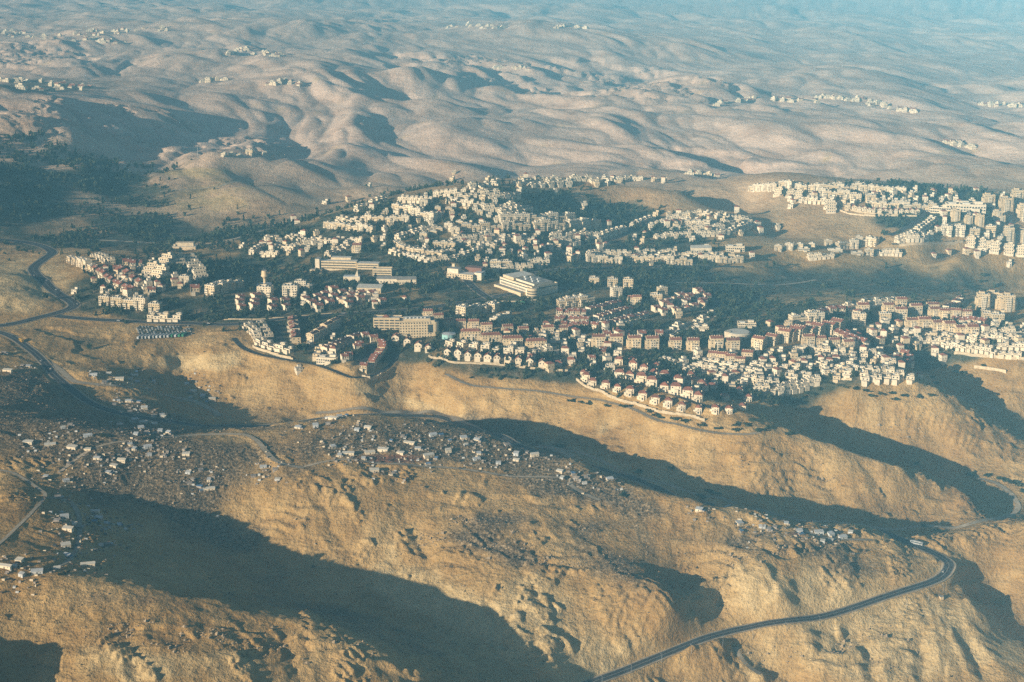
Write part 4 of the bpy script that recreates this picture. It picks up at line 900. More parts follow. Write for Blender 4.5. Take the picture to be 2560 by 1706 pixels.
for k in range(3): a.box(-33, 17, -6.06, -6.0, 1.4 + k * 3.6, 2.8 + k * 3.6, 'glass'); a.box(21, 49, -12.06, -12.0, 1.4 + k * 3.2, 2.6 + k * 3.2, 'glass')
add(o, 'glazing', a, True)
o = thing('school_wing', 957, 693, 'cream two-band school wing at right end of school', 'school', R(-4), back=7, foot=16)
a = MB(); a.box(-13, 13, -6, 6, G, 10, 'cream', 'pale'); a.parapet(-13, 13, -6, 6, 10.02, 11.2, 'cream'); add(o, 'wall', a); a = MB()
for k in range(3): a.box(-12, 12, -6.06, -6, 1.2 + k * 3, 2.4 + k * 3, 'glass')
add(o, 'glazing', a, True)
o = thing('civic_hall', 1160, 700, 'cream civic hall with stepped roofs and brown rear block', 'public building', R(-20), back=10, foot=28)
a = MB(); a.box(-22, 16, -8, 8, G, 7, 'cream', 'pale'); a.box(-22, -6, -6, 6, 7.02, 13, 'white', 'deck'); a.box(-20, -16, 6, 10, G, 17, 'cream'); a.box(-2, 22, 9, 22, G, 13, 'brown', 'brown'); a.box(16, 26, -2, 14, G, 9, 'white', 'metal'); add(o, 'wall', a); a = MB(); a.windows(-22, 16, -8, 8, 0, 2, 3.2, 10, 4, w=1.6, h=1.5); add(o, 'glazing', a, True)
for u, v, w, d, h, rz, lab, roof in ((925, 734, 32, 16, 7, -6, 'gymnasium hall with pale tilted roof among red houses', 'pale'), (974, 709, 34, 10, 6, -4, 'white low school with blue strip near civic hall', 'deck'), (1016, 711, 26, 12, 6.5, 6, 'white flat building with arcade near cream civic hall', 'deck'), (880, 707, 22, 10, 8, 0, 'white hall with pointed sail roof', 'metal'), (1752, 632, 30, 12, 7, 0, 'white sports hall with plain wall under villa hill', 'pale'), (1845, 848, 30, 18, 5, 10, 'low oval white hall with curved roof by parking', 'pale')):
    o = thing('hall', u, v, lab, 'hall', R(rz), 'low public halls', back=d / 2, foot=w * .6)
    a = MB()
    if 'oval' in lab: a.cyl(0, 0, 15, 15, G, 5, 'white', 28, False); a.cyl(-13, 0, 4, 4, G, 7, 'white', 16)
    else: a.box(-w / 2, w / 2, -d / 2, d / 2, G, h, 'cream' if 'gym' in lab else 'white', 'deck')
    add(o, 'wall', a); a = MB()
    if 'oval' in lab: a.cyl(0, 0, 15.6, 13, 5.02, 6.4, 'white', 28, True, 'pale')
    elif 'pointed' in lab: a.box(-w / 2, w / 2, -d / 2, d / 2, h + .02, h + .6, 'metal'); a.quad([(4, -4, h + .6), (9, -4, h + .6), (8, -3, h + 9)], 'white'); a.quad([(9, -4, h + .6), (9, 1, h + .6), (8, -3, h + 9)], 'white'); a.quad([(9, 1, h + .6), (4, -4, h + .6), (8, -3, h + 9)], 'white')
    else: a.quad([(-w / 2 - .5, -d / 2 - .5, h + .05), (w / 2 + .5, -d / 2 - .5, h + .05), (w / 2 + .5, d / 2 + .5, h + 1.6), (-w / 2 - .5, d / 2 + .5, h + 1.6)], roof); a.box(-w / 2, w / 2, d / 2 - .3, d / 2, h, h + 1.5, 'white')
    add(o, 'roof', a); a = MB()
    if 'oval' not in lab: a.windows(-w / 2, w / 2, -d / 2, d / 2, 0, 1, 3, 8, 3, w=1.8, h=1.8)
    else: a.box(-3, 3, -15.1, -14.6, .3, 3, 'glass')
    add(o, 'glazing', a, True)
o = thing('water_tower', 663, 724, 'tall mushroom water tower with conical head above white block', 'water tower', foot=6)
a = MB(); a.cyl(0, 0, 2.3, 1.9, G, 15, 'cream', 16, False); add(o, 'shaft', a); a = MB(); a.cyl(0, 0, 1.9, 4.6, 15, 19, 'cream', 20, False); a.cyl(0, 0, 4.6, 3.6, 19, 26, 'cream', 20, True, 'deck'); a.cyl(0, 0, 4.9, 4.9, 18.6, 19.3, 'white', 20); add(o, 'head', a); a = MB()
for i in range(5): a.box(-2 + i, -1.8 + i, -.1, .1, 26.02, 28 + (i % 2) * 2, 'steel')
add(o, 'antenna', a, True)
for u, v, r, h, key, lab in ((661, 722, 10.5, 5, 'metal', 'wide round concrete reservoir behind mushroom tower'), (1122, 850, 8.2, 5.6, 'teal', 'round turquoise water tank beside office block'), (2372, 531, 8.5, 5, 'teal', 'turquoise tank in front of large white complex')):
    o = thing('water_tank', u, v, lab, 'water tank', 0, 'round water tanks', back=r, foot=r)
    a = MB(); a.cyl(0, 0, r, r, G, h, key, 28, False); add(o, 'drum', a); a = MB(); a.cyl(0, 0, r + .3, r * .2, h + .02, h + .9, 'metal', 28); add(o, 'lid', a); a = MB(); a.box(-.4, .4, -r - .4, -r - .02, G, h + .6, 'steel'); add(o, 'ladder', a)
o = thing('apartment_block', 664, 748, 'white block with stacked balconies below mushroom tower', 'apartment building', R(-10), back=7, foot=12)
for nm, me in kind_meshes('B', 1, False):
    c = link(nm, me, o, sc=(1.1, 1, 1.05))
    if nm == 'glazing': c['kind'] = 'stuff'
o = thing('hilltop_block', 625, 389, 'white block standing tallest on bare hill behind town', 'building', R(-10), back=6, foot=8); link('wall', kind_meshes('B', 0, True)[0][1], o)
for i, (u, v) in enumerate(((560, 392), (578, 391), (598, 391), (646, 391), (662, 390), (680, 392), (700, 394))):
    o = thing('annex_building', u, v, f'small white building, {ORD[i]} from left on bare hill behind town', 'building', R(-10 + i * 7), 'hilltop buildings', back=4, foot=5); link('wall', kind_meshes('W', i % 3, True)[0][1], o)
o = thing('radio_mast', 495, 396, 'thin radio mast on bare hill behind town', 'mast'); a = MB(); a.cyl(0, 0, .7, .25, -1, 26, 'steel', 6); add(o, 'pole', a); a = MB()
for i in range(6): a.box(-1.2 + i * .1, 1.2 - i * .1, -.15, .15, 3 + i * 3.8, 3.2 + i * 3.8, 'steel')
add(o, 'brace', a)
o = thing('stone_platform', 462, 626, 'pale stone platform in the wooded valley', 'platform', back=8, foot=18); a = MB(); a.box(-18, 18, -8, 8, G, 6, 'wall', 'pale'); add(o, 'terrace', a); a = MB(); a.box(-13, 14, -2, 8, 6.02, 11, 'wall', 'wall'); a.box(-16, -13, -4, 0, 6.02, 9, 'wall'); add(o, 'wall', a)
# ------------------------------------------------------------------ retaining walls
WALLS = [('1072,892 1120,905 1180,910 1240,913 1300,920 1420,929', 3.6, 'long cream retaining wall under gabled villas'), ('1441,951 1455,962 1475,972 1520,990 1600,1016 1680,1037 1762,1054', 4.2, 'curved cream retaining wall under red villas'), ('632,868 655,878 690,889 733,900', 4.5, 'cream wall on edge of bluff estate'), ('905,942 925,948 945,944 955,936', 3.5, 'pale rounded wall at estate tip'),
         ('2385,886 2440,892 2500,896 2560,901', 5, 'big cream wall under right hill terraces'), ('2435,920 2480,926 2515,933', 6, 'lower detached cream wall on right slope'), ('2078,944 2105,950 2130,951', 3, 'short cream wall under nose houses'), ('2100,528 2130,537 2180,541 2230,541 2292,542', 3.5, 'curved stone wall below white quarter'), ('2120,524 2150,532 2200,537 2250,538', 3, 'second curved wall below white quarter'), ('2248,617 2300,613 2360,610 2408,607', 6, 'bridge-like road wall above shaded valley'), ('560,800 640,800 740,792 830,784', 1.5, 'low pale wall along boulevard'), ('1235,753 1290,755 1340,751', 2, 'low kerb wall in front of mall')]
for txt, h, lab in WALLS:
    L = spline([hit(*map(float, q.split(','))) for q in txt.split()], 4.0); L[:, 2] = ground(L[:, 0], L[:, 1])
    d = np.gradient(L[:, :2], axis=0); d /= np.linalg.norm(d, axis=1)[:, None]; nr_ = np.stack([d[:, 1], -d[:, 0]], 1) * .45
    c0 = L[len(L) // 2].copy(); a = MB(); cp = MB()
    for i in range(len(L) - 1):
        p, q = L[i, :2] - c0[:2], L[i + 1, :2] - c0[:2]; z0, z1 = L[i, 2] - c0[2], L[i + 1, 2] - c0[2]; z0 += h * .55; z1 += h * .55; st = round((z0 + z1) / 2, 0)
        for mb, e, b_, t_, key in ((a, 1.0, st - h - 3, st, 'wall'), (cp, 1.35, st, st + .35, 'cream')):
            n0, n1 = nr_[i] * e, nr_[i + 1] * e
            P4 = [p - n0, p + n0, q + n1, q - n1]
            for k in range(4): mb.quad([(*P4[k], b_), (*P4[(k + 1) % 4], b_), (*P4[(k + 1) % 4], t_), (*P4[k], t_)], key)
            mb.quad([(*w_, t_) for w_ in P4], key)
    o = link('retaining_wall', None, None, tuple(c0)); tag(o, lab, 'wall', 'retaining walls'); add(o, 'masonry', a); add(o, 'coping', cp)
# ------------------------------------------------------------------ shacks
def shack_parts(k):
    w, d, h = ((9.5, 5, 2.7), (7, 5.5, 2.6), (12, 5, 2.9), (6, 6, 2.5))[k % 4]; key = ('metal', 'white', 'white', 'rust')[k % 4]
    a = MB(); a.box(-w / 2, w / 2, -d / 2, d / 2, -1.5, h, key); a.quad([(-w / 2, d / 2, h), (-w / 2, -d / 2, h), (-w / 2, d / 2, h + .9)], key); a.quad([(w / 2, -d / 2, h), (w / 2, d / 2, h), (w / 2, d / 2, h + .9)], key); a.box(-w / 2, w / 2, d / 2 - .1, d / 2 - .02, h, h + .88, key)
    r = MB(); rk = ('metal', 'metal', 'pale', 'rust')[k % 4]; o_ = .4; e = .9 / d * o_
    lo = [(-w / 2 - o_, -d / 2 - o_, h + .06 - e), (w / 2 + o_, -d / 2 - o_, h + .06 - e), (w / 2 + o_, d / 2 + o_, h + .98 + e), (-w / 2 - o_, d / 2 + o_, h + .98 + e)]; hi = [(x, y, z + .1) for x, y, z in lo]
    r.quad(hi, rk); r.quad(lo[::-1], rk)
    for i in range(4): r.quad([lo[i], lo[(i + 1) % 4], hi[(i + 1) % 4], hi[i]], rk)
    g_ = MB(); g_.box(-.5, .5, -d / 2 - .05, -d / 2 - .01, 0, 2, 'glass'); g_.box(w * .25, w * .25 + .9, -d / 2 - .05, -d / 2 - .01, 1, 1.8, 'glass')
    l_ = MB(); l_.box(w / 2 + .02, w / 2 + 2.8, -d / 2 + .6, d / 2 - .4, -1.2, 2.0, 'rust', 'tarp' if k % 4 == 1 else 'metal')
    return [('wall', a), ('roof', r), ('door', g_)] + ([('lean_to', l_)] if k % 2 else [])
shack_me = [[(n_, p.mesh(n_)) for n_, p in shack_parts(k)] for k in range(4)]
SHACKS = [('on dark stony slope below highway', 0, 1000, 4.706, '825,310 1410,300 1590,250 1660,340 1690,280 1820,300 1885,370 1035,430 1600,420 1720,400 1980,400 1530,530 1740,560 850,580 1030,595 1500,590 1580,585 1140,695 1430,730 1340,780 810,760 1270,855 1760,650 1935,660 2190,645 1920,210 1700,110 590,535 330,510 540,910'),
          ('beside sandy track on lower left', 0, 1000, 4.706, '780,960 680,1150 760,1390 1100,1320 1160,1400 850,1450 800,1540 1250,1460 1220,1520 1405,1480 775,1725 780,1830 1265,1700 1035,1955 230,1905 255,2075 60,1980 438,2040'),
          ('of knoll camp', 0, 853, 1.838, '1450,395 1370,400 1530,360 1560,345 1640,410 1690,405 1880,470 1850,440 1840,515 1920,500 1990,435 2130,450 2190,460 2330,480 2200,520 2190,545 2060,510 2290,565 1970,530 1530,490 1600,520 1670,545 1700,515 1760,500 1560,530 1210,580 1265,590 1720,600 1810,610 960,640 865,605 870,655 960,680 2372,525 2372,550 2457,530 2647,635 2802,640 2572,600 2692,630'),
          ('of crest camp above road bend', 1280, 853, 1.838, '1045,840 1150,850 1180,868 1260,840 1320,875 1410,878 1465,892 1520,908 860,780'),
          ('of hollow camp near tan slope', 0, 853, 1.838, '430,160 480,195 630,190 550,180 700,185 860,200 890,235 930,255 975,270 545,280 590,280 665,315 745,345 35,140 130,120 620,160 500,155 20,60')]
rs = random.Random(5)
def shed_mesh(k):
    m = MB(); key = ('rust', 'metal', 'rust')[k]; m.box(-2, 2, -1.5, 1.5, -1, 1.8, key); top = ('rust', 'pale', 'tarp')[k]; m.quad([(-2.3, -1.8, 1.85), (2.3, -1.8, 1.85), (2.3, 1.8, 2.4), (-2.3, 1.8, 2.4)], top); m.box(-2, 2, 1.4, 1.5, 1.8, 2.36, key); m.box(2.02, 4.2, -1.5, -1.4, -.6, 1.0, 'bark'); m.box(4.1, 4.2, -1.4, 1.4, -.6, 1.0, 'bark'); return m.mesh('shed')
sheds = [shed_mesh(k) for k in range(3)]
clut = []
for desc, ou, ov, k_, txt in SHACKS:
    sp_ = sorted((ou + float(a_) / k_, ov + float(b_) / k_) for a_, b_ in (q.split(',') for q in txt.split()))
    for i, (u, v) in enumerate(sp_):
        x, y, z = hit(u, v); z = base_z(x, y, 2.5); var = rs.randrange(3) if rs.random() < .85 else 3
        o_ = ORD[i] if i < 20 else f'{i + 1}th'
        o = link('shack', None, None, (x, y, z + .2), R(rs.uniform(-28, 28)), (rs.uniform(.45, .95), rs.uniform(.5, .95), rs.uniform(.65, 1.0)))
        tag(o, f"{('grey sheet-metal', 'white tarp-sided', 'long white', 'rusty patched')[var]} shack, {o_} from left {desc}", 'shack', 'shacks of the desert camp')
        made = {}
        for nm, me in shack_me[var]: made[nm] = link(nm, me, made['wall'] if nm == 'door' else o)
        for _ in range(rs.choice([0, 0, 1, 1])):
            sx_, sy_ = x + rs.uniform(-14, 14), y + rs.uniform(-16, 16); kx = rs.randrange(3)
            if math.hypot(sx_ - x, sy_ - y) > 6: q_ = link('shed', sheds[kx], None, (sx_, sy_, base_z(sx_, sy_, 1.5) + .1), R(rs.uniform(-40, 40)), (rs.uniform(.7, 1.3), rs.uniform(.7, 1.3), 1)); tag(q_, f"{('rusty', 'pale', 'blue-topped')[kx]} little shed among the shacks {desc}", 'shed', f'sheds {desc}')
        FOOT.append((x, y, 6))
        for _ in range(16): clut.append((x + rs.gauss(0, 9), y + rs.gauss(0, 12)))
a = MB()
for x, y in clut:
    z = float(ground(x, y)); w, d, h = rs.uniform(.25, 1.5), rs.uniform(.25, 1.2), rs.uniform(.3, 1.7); a.box(x - w, x + w, y - d, y + d, z - .5, z + h, rs.choice(['metal', 'rust', 'white', 'rust', 'card', 'bark', 'bark', 'rust']))
o = link('yard_clutter', a.mesh('yard_clutter')); tag(o, 'scattered tanks, crates and scrap lying around the shacks', 'clutter', None, 'stuff')
# ------------------------------------------------------------------ vehicles and road furniture
def car_mesh(key):
    m = MB(); m.box(-2.1, 2.1, -.88, .88, .3, .85, key, None, True)
    A_, B_ = [(-1.5, -.8, .85), (1.2, -.8, .85), (1.2, .8, .85), (-1.5, .8, .85)], [(-1.0, -.68, 1.42), (.55, -.68, 1.42), (.55, .68, 1.42), (-1.0, .68, 1.42)]
    for i in range(4): m.quad([A_[i], A_[(i + 1) % 4], B_[(i + 1) % 4], B_[i]], 'glass')
    m.quad(B_, key)
    for sx_ in (-1.3, 1.3):
        for sy_ in (-.86, .7): m.box(sx_ - .32, sx_ + .32, sy_, sy_ + .16, 0, .6, 'card')
    return m.mesh('car')
def bus_parts(key):
    b = MB(); b.box(-5.8, 5.8, -1.25, 1.25, .4, 3.1, key, None, True); b.box(-4, 3, -.9, .9, 3.1, 3.4, key); g_ = MB(); g_.box(-5.5, 5.3, -1.29, 1.29, 1.6, 2.6, 'glass'); g_.box(5.3, 5.86, -1.1, 1.1, 1.3, 2.8, 'glass'); w = MB()
    for x in (-3.6, 3.6):
        for y in (-1.3, 1.0): w.box(x - .5, x + .5, y, y + .3, 0, 1, 'card')
    return [('body', b.mesh('body')), ('window', g_.mesh('window')), ('wheel', w.mesh('wheel'))]
cars = {'white': car_mesh('carw'), 'dark': car_mesh('card'), 'silver': car_mesh('metal')}
lot = [hit(u, v) for u, v in ((330, 820), (395, 813), (478, 815), (492, 836), (480, 843), (345, 849))]
for i in range(7):
    for j in range(18):
        u, v = 342 + j * 7.6 + i * 1.5, 818 + i * 3.3 - j * .12
        if rs.random() < .12: continue
        x, y, z = hit(u, v); z = float(ground(x, y)); c = rs.choice(['white', 'white', 'dark', 'silver'])
        o = link('parked_car', cars[c], None, (x, y, z + .05), R(78 + rs.uniform(-3, 3))); tag(o, f'{c} car parked in the rows of the western car park', 'car', f'{c} cars in the car park'); FOOT.append((x, y, 4))
for i in range(13):
    u, v = 350 + i * 9.3, 846 - i * .5; x, y, z = hit(u, v); key = 'green' if i in (9, 11, 12) else 'carw'
    o = link('bus', None, None, (x, y, float(ground(x, y)) + .05), R(74)); tag(o, f"{'green' if key == 'green' else 'white'} bus, {ORD[i]} from left in car park bus row", 'bus', 'buses parked in a row'); FOOT.append((x, y, 7))
    for nm, me in bus_parts(key): link(nm, me, o)
def on_road(ri, u, v, off):
    L = road_samples[ri]; x, y, z = hit(u, v); k = int(np.argmin(np.hypot(L[:, 0] - x, L[:, 1] - y))); k = min(max(k, 1), len(L) - 2); d = L[k + 1] - L[k - 1]; a_ = math.atan2(d[1], d[0]); return (L[k, 0] + math.sin(a_) * off, L[k, 1] - math.cos(a_) * off, L[k, 2] + .26), a_
for u, v, off, key, lab in ((2288, 1367, 2.2, 'carw', 'white bus driving on desert road near its bend'), (1792, 1264, -2.2, 'carw', 'white bus on wadi road below villa slope'), (60, 853, 2, 'yellow', 'yellow lorry on highway at left edge'), (1425, 751, 0, 'green', 'green bus waiting near mall')):
    p, a_ = on_road(0 if v > 840 else 2, u, v, off) if u != 1425 else (hit(1300, 760), 0.1); o = link('bus' if key != 'yellow' else 'lorry', None, None, p, a_); tag(o, lab, 'bus' if key != 'yellow' else 'lorry')
    for nm, me in bus_parts(key): link(nm, me, o)
MOV = [(0, 2368, 1432, -2, 'white'), (0, 30, 842, 2, 'dark'), (0, 110, 905, -2, 'white'), (0, 300, 1033, 2, 'silver'), (1, 115, 703, 4, 'white'), (1, 150, 735, -4, 'dark'), (1, 136, 727, 4, 'white'), (1, 182, 762, 4, 'silver'), (1, 95, 690, -4, 'white'), (1, 60, 803, 4, 'dark'), (1, 20, 812, -4, 'white'), (2, 300, 802, 2, 'white'), (2, 520, 810, -2, 'white'), (2, 690, 798, 2, 'silver'), (2, 860, 785, -2, 'white'), (2, 990, 777, 2, 'dark')]
for ri, rn in ((0, 'wadi road'), (1, 'western highway'), (2, 'boulevard')):
    for i, (_, u, v, off, c) in enumerate(sorted(q for q in MOV if q[0] == ri)):
        p, a_ = on_road(ri, u, v, off); o = link('car', cars[c], None, p, a_); tag(o, f'{c} car driving on the {rn}, {ORD[i]} from left', 'car', f'cars driving on the {rn}')
pole = MB(); pole.cyl(0, 0, .17, .1, -.5, 7.4, 'steel', 6); arm = MB(); arm.box(-.06, .06, 0, 1.8, 7.3, 7.42, 'steel'); arm.box(-.14, .14, 1.5, 2.3, 7.2, 7.36, 'metal'); pm, am = pole.mesh('pole'), arm.mesh('arm')
for i, (u, v) in enumerate(((1505, 1712), (1578, 1683), (1654, 1657), (1729, 1634), (1807, 1616), (1882, 1599), (1967, 1578), (2049, 1562), (2130, 1546), (2205, 1531), (2266, 1519), (2321, 1503), (2358, 1482))):
    x, y, z = hit(u, v); o = link('lamp_post', None, None, (x, y, float(ground(x, y))), R(20)); tag(o, f'thin steel lamp post, {ORD[i]} from left along the desert road', 'lamp post', 'lamp posts along the desert road'); link('pole', pm, o); link('lamp_arm', am, o)
o = thing('utility_hut', 2353, 1497, 'small concrete hut on sandy shoulder outside road bend', 'hut', R(15)); a = MB(); a.box(-1.5, 1.5, -1.5, 1.5, -1, 3.2, 'cream'); add(o, 'wall', a); a = MB(); a.box(-1.8, 1.8, -1.8, 1.8, 3.22, 3.5, 'deck'); add(o, 'roof', a)
# ------------------------------------------------------------------ far villages
VILL = [('in far hazy village at upper left', '180,88 250,82 330,78 420,72', 26, 8), ('in long far village at left edge', '10,84 100,92 200,100 320,108', 30, 7), ('in far hillside settlement', '560,133 620,126 700,142', 26, 9), ('in small far block group', '505,206 545,200 598,205', 14, 4), ('in second far block group', '665,212 710,205 760,214', 16, 5), ('in far ridge village', '1120,70 1180,62 1260,72', 16, 5), ('in far summit village', '1390,72 1420,64 1480,76', 10, 4), ('in ridge settlement at right', '1790,262 1900,250 2000,252', 22, 4), ('in bright ridge settlement at right', '2035,252 2090,246 2160,255 2230,275 2290,283', 34, 6), ('in settlement at right edge', '2450,262 2500,265 2560,268', 16, 4), ('in small valley hamlet', '2360,355 2400,362 2440,372', 12, 5), ('in roadside hamlet', '1722,436 1760,440 1795,444', 12, 3), ('in industrial estate at left', '0,205 80,208 160,214 220,222 100,225 20,222', 34, 7), ('in hazy middle hamlet', '1235,168 1290,172 1330,170', 10, 3)]
def far_house(k):
    w, d, h = ((11, 9, 6), (9, 9, 8), (16, 10, 6))[k]; m = MB(); m.box(-w / 2, w / 2, -d / 2, d / 2, -4, h, 'white', 'deck'); m.box(-w * .2, w * .3, -1, d / 2 - 1, h + .01, h + 2.5, 'white', 'deck'); m.box(-w / 2 - 2, -w / 2, -2, d / 2, -4, h * .5, 'white', 'deck'); m.windows(-w / 2, w / 2, -d / 2, d / 2, 0, 2, 2.9, 3, 2, w=1.6, h=1.5)
    if k == 0: m.gable(-w / 2, w / 2, -d / 2, d / 2, h + .05, h + 2.5, 'tile', 'white', 'x', .4)
    return m.mesh('village_house')
fh = [far_house(k) for k in range(3)]
for desc, txt, n_, sp_ in VILL:
    pp = [tuple(map(float, q.split(','))) for q in txt.split()]
    for i in range(n_):
        q = rs.random() * (len(pp) - 1); k = min(int(q), len(pp) - 2); f = q - k; u = pp[k][0] * (1 - f) + pp[k + 1][0] * f + rs.gauss(0, 3); v = pp[k][1] * (1 - f) + pp[k + 1][1] * f + rs.gauss(0, sp_ * .5)
        x, y, z = hit(u, max(v, 3)); o = link('village_house', fh[rs.randrange(3)], None, (x, y, base_z(x, y, 6)), R(rs.uniform(-30, 30)), (rs.uniform(.8, 1.3),) * 3); tag(o, f'tiny pale house {desc}', 'house', f'houses {desc}')
# ------------------------------------------------------------------ trees
rng = np.random.default_rng(3)
def crown_quads(n_, seed, flat_=1.0, cone=False):
    r = np.random.default_rng(seed); P_ = []
    lobes = r.normal(0, .38, (7, 3)) * (1, 1, .7) + (0, 0, .62)
    while len(P_) < n_:
        c = lobes[r.integers(7)] + r.normal(0, .21, 3) if not cone else np.array([*(r.normal(0, .14, 2) * 1), r.random() * 2.1])
        if c[2] < .08: continue
        if cone: c[:2] *= max(.12, 1.15 - c[2] * .5)
        P_.append(c)
    P_ = np.array(P_); a_ = r.normal(size=(n_, 3)); a_ /= np.linalg.norm(a_, axis=1)[:, None]; b_ = np.cross(a_, r.normal(size=(n_, 3))); b_ /= np.linalg.norm(b_, axis=1)[:, None]
    s_ = r.uniform(.13, .30, (n_, 1)) * (1.0 if n_ > 60 else 1.55); q = np.stack([P_ - a_ * s_ - b_ * s_ * .7, P_ + a_ * s_ - b_ * s_ * .6, P_ + a_ * s_ * .8 + b_ * s_, P_ - a_ * s_ * .9 + b_ * s_ * .8], 1)
    q[..., 2] = np.maximum(q[..., 2] * flat_, .0); return q
def quad_mesh(name, q, mats):
    v = q.reshape(-1, 3); me = mesh_np(name, v, np.arange(len(v)).reshape(-1, 4), False); me.materials.append(mats); return me
crowns = [quad_mesh('crown', crown_quads(150, 100 + k), M['leaf']) for k in range(5)]; cyp = quad_mesh('crown', crown_quads(110, 120, 1.2, True), M['leaf']); shrubs = [quad_mesh('shrub', crown_quads(130, 140 + k, .75), M['leaf']) for k in range(4)]
tm = MB(); tm.cyl(0, 0, .07, .045, -.3, .5, 'bark', 6); tm.cyl(.1, .05, .035, .02, .4, .75, 'bark', 5); trunk = tm.mesh('trunk')
# smaller houses of the dense quarters, past the ones built singly
FT = np.array(FOOT); roadXY = np.concatenate([L[::2, :2] for L in road_samples])
def clear_of(x, y, extra=0.0):
    ok = np.ones(len(x), bool)
    for i in range(0, len(x), 3000):
        sl = slice(i, i + 3000); d = np.hypot(x[sl, None] - FT[None, :, 0], y[sl, None] - FT[None, :, 1]) - FT[None, :, 2]; ok[sl] &= d.min(1) > extra
        d = np.hypot(x[sl, None] - roadXY[None, :, 0], y[sl, None] - roadXY[None, :, 1]); ok[sl] &= d.min(1) > 7.5
    return ok
cand = []
for u, v, ru, rv, n_ in ((1120, 545, 260, 70, 150), (1400, 600, 200, 30, 110), (1770, 565, 130, 28, 90), (1250, 630, 240, 30, 60), (720, 620, 100, 22, 60), (1640, 645, 200, 10, 50), (2100, 880, 160, 60, 260), (2420, 845, 150, 35, 200), (1850, 940, 130, 45, 130), (1420, 860, 120, 40, 120), (2200, 500, 180, 22, 160), (2450, 570, 110, 60, 110), (1720, 770, 60, 25, 30), (1420, 455, 170, 8, 60), (340, 710, 120, 40, 50), (820, 880, 90, 35, 20), (880, 750, 120, 20, 30)):
    for _ in range(n_):
        uu, vv = rs.gauss(u, ru * .55), rs.gauss(v, rv * .55)
        x, y, z = hit(uu, vv); cand.append((x, y))
keep = []; cells = {}
fx, fy, fr = FT.T
for x, y in cand:
    if (np.hypot(fx - x, fy - y) < fr * .85 + 3.5).any(): continue
    if any(math.hypot(x - a_, y - b_) < 11.5 for a_, b_ in keep): continue
    if np.hypot(roadXY[:, 0] - x, roadXY[:, 1] - y).min() < 9: continue
    keep.append((x, y))
print('infill', len(keep))
a = MB()
for x, y in keep:
    m = MB(); w, d, h = rs.uniform(6, 9), rs.uniform(7, 10), rs.choice([3.2, 5.6, 5.8, 6.2, 8.4]); key = rs.choice(['white', 'white', 'cream'])
    m.box(-w / 2, w / 2, -d / 2, d / 2, G, h, key, 'deck'); m.box(-w * .1, w / 2 - .4, 0, d / 2 - .4, h + .01, h + 2.6, key, 'deck'); m.box(-w / 2 + .3, w * .2, -d / 2 - 2.2, -d / 2, G, 2.8, key, 'deck'); m.windows(-w / 2, w / 2, -d / 2, d / 2, 0, 2 if h > 5 else 1, 2.8, 2, 2, w=1.3, h=1.3)
    if rs.random() < .3: m.hip(-w / 2, w / 2, -d / 2, d / 2, h + 2.62, h + 4.4, 'tile', .4, .3); m.box(-w / 2, w / 2, -d / 2, d / 2, h + .02, h + 2.61, key)
    an = R(rs.uniform(-35, 35)); c_, s_ = math.cos(an), math.sin(an); z = base_z(x, y, 3); k0 = len(a.v)
    a.v += [(x + px * c_ - py * s_, y + px * s_ + py * c_, z + pz) for px, py, pz in m.v]; a.f += [tuple(i + k0 for i in f) for f in m.f]; a.m += m.m
    FOOT.append((x, y, 6.0))
o = link('house_mass', a.mesh('house_mass')); tag(o, 'small pale houses packed between the larger rows of the town', 'houses', None, 'stuff')
FT = np.array(FOOT)
N = 60000
Y = np.sqrt(rng.random(N) * (3100 ** 2 - 1480 ** 2) + 1480 ** 2); T_ = rng.uniform(-.40, .40, N); X = T_ * Y; Z = ground(X, Y); U, V = project(X, Y, Z)
jj = np.clip(np.searchsorted(yrow, Y), 0, len(yrow) - 1); ii = np.clip(np.searchsorted(tcol, T_), 0, len(tcol) - 1); gm = green[jj, ii]; tw = town[jj, ii]
def bl(u, v, ru, rv): return np.exp(-(((U - u) / ru) ** 2 + ((V - v) / rv) ** 2))
forest = np.clip(bl(120, 440, 200, 70) * 1.2 + bl(350, 590, 360, 32) + bl(60, 345, 120, 14) + bl(1590, 900, 140, 14) * .8 + bl(1680, 925, 90, 14) * .8 + bl(1950, 1000, 60, 20) * .6 + bl(2330, 840, 60, 15) * .6 + bl(1250, 655, 200, 18) * .5 + bl(1380, 715, 120, 20) * .5, 0, 1)
prob = np.clip(gm * .20 + tw * .30 + forest * .85, 0, 1) * smooth(-.35, .35, fbm(X / 80, Y / 90, 2, 91) + tw * .25)
prob *= np.where((V > 1100) | (bl(2100, 700, 420, 50) > .6) & (perlin(X / 60, Y / 60, 95) < .1), 0, 1)
sel = rng.random(N) < prob; X, Y, Z, U, V, forest, tw = (q[sel] for q in (X, Y, Z, U, V, forest, tw)); ok = clear_of(X, Y); X, Y, Z, U, V, forest, tw = (q[ok] for q in (X, Y, Z, U, V, forest, tw))
print('trees', len(X))
size = rng.uniform(2.0, 4.2, len(X)) * np.where(rng.random(len(X)) < .12, 1.35, 1); inside = (U > -20) & (U < 2580) & (V > 430)
order = np.argsort(-(size / Y) * inside * (forest < .3)); solo = order[:230]; rest = order[230:]
def area(u, v):
    if u < 600: return 'western quarter'
    if u < 1010: return 'bluff estate and garden houses'
    if v > 880 and u < 1950: return 'red villa quarter'
    if u > 1950: return 'right hill quarter'
    return 'town middle'
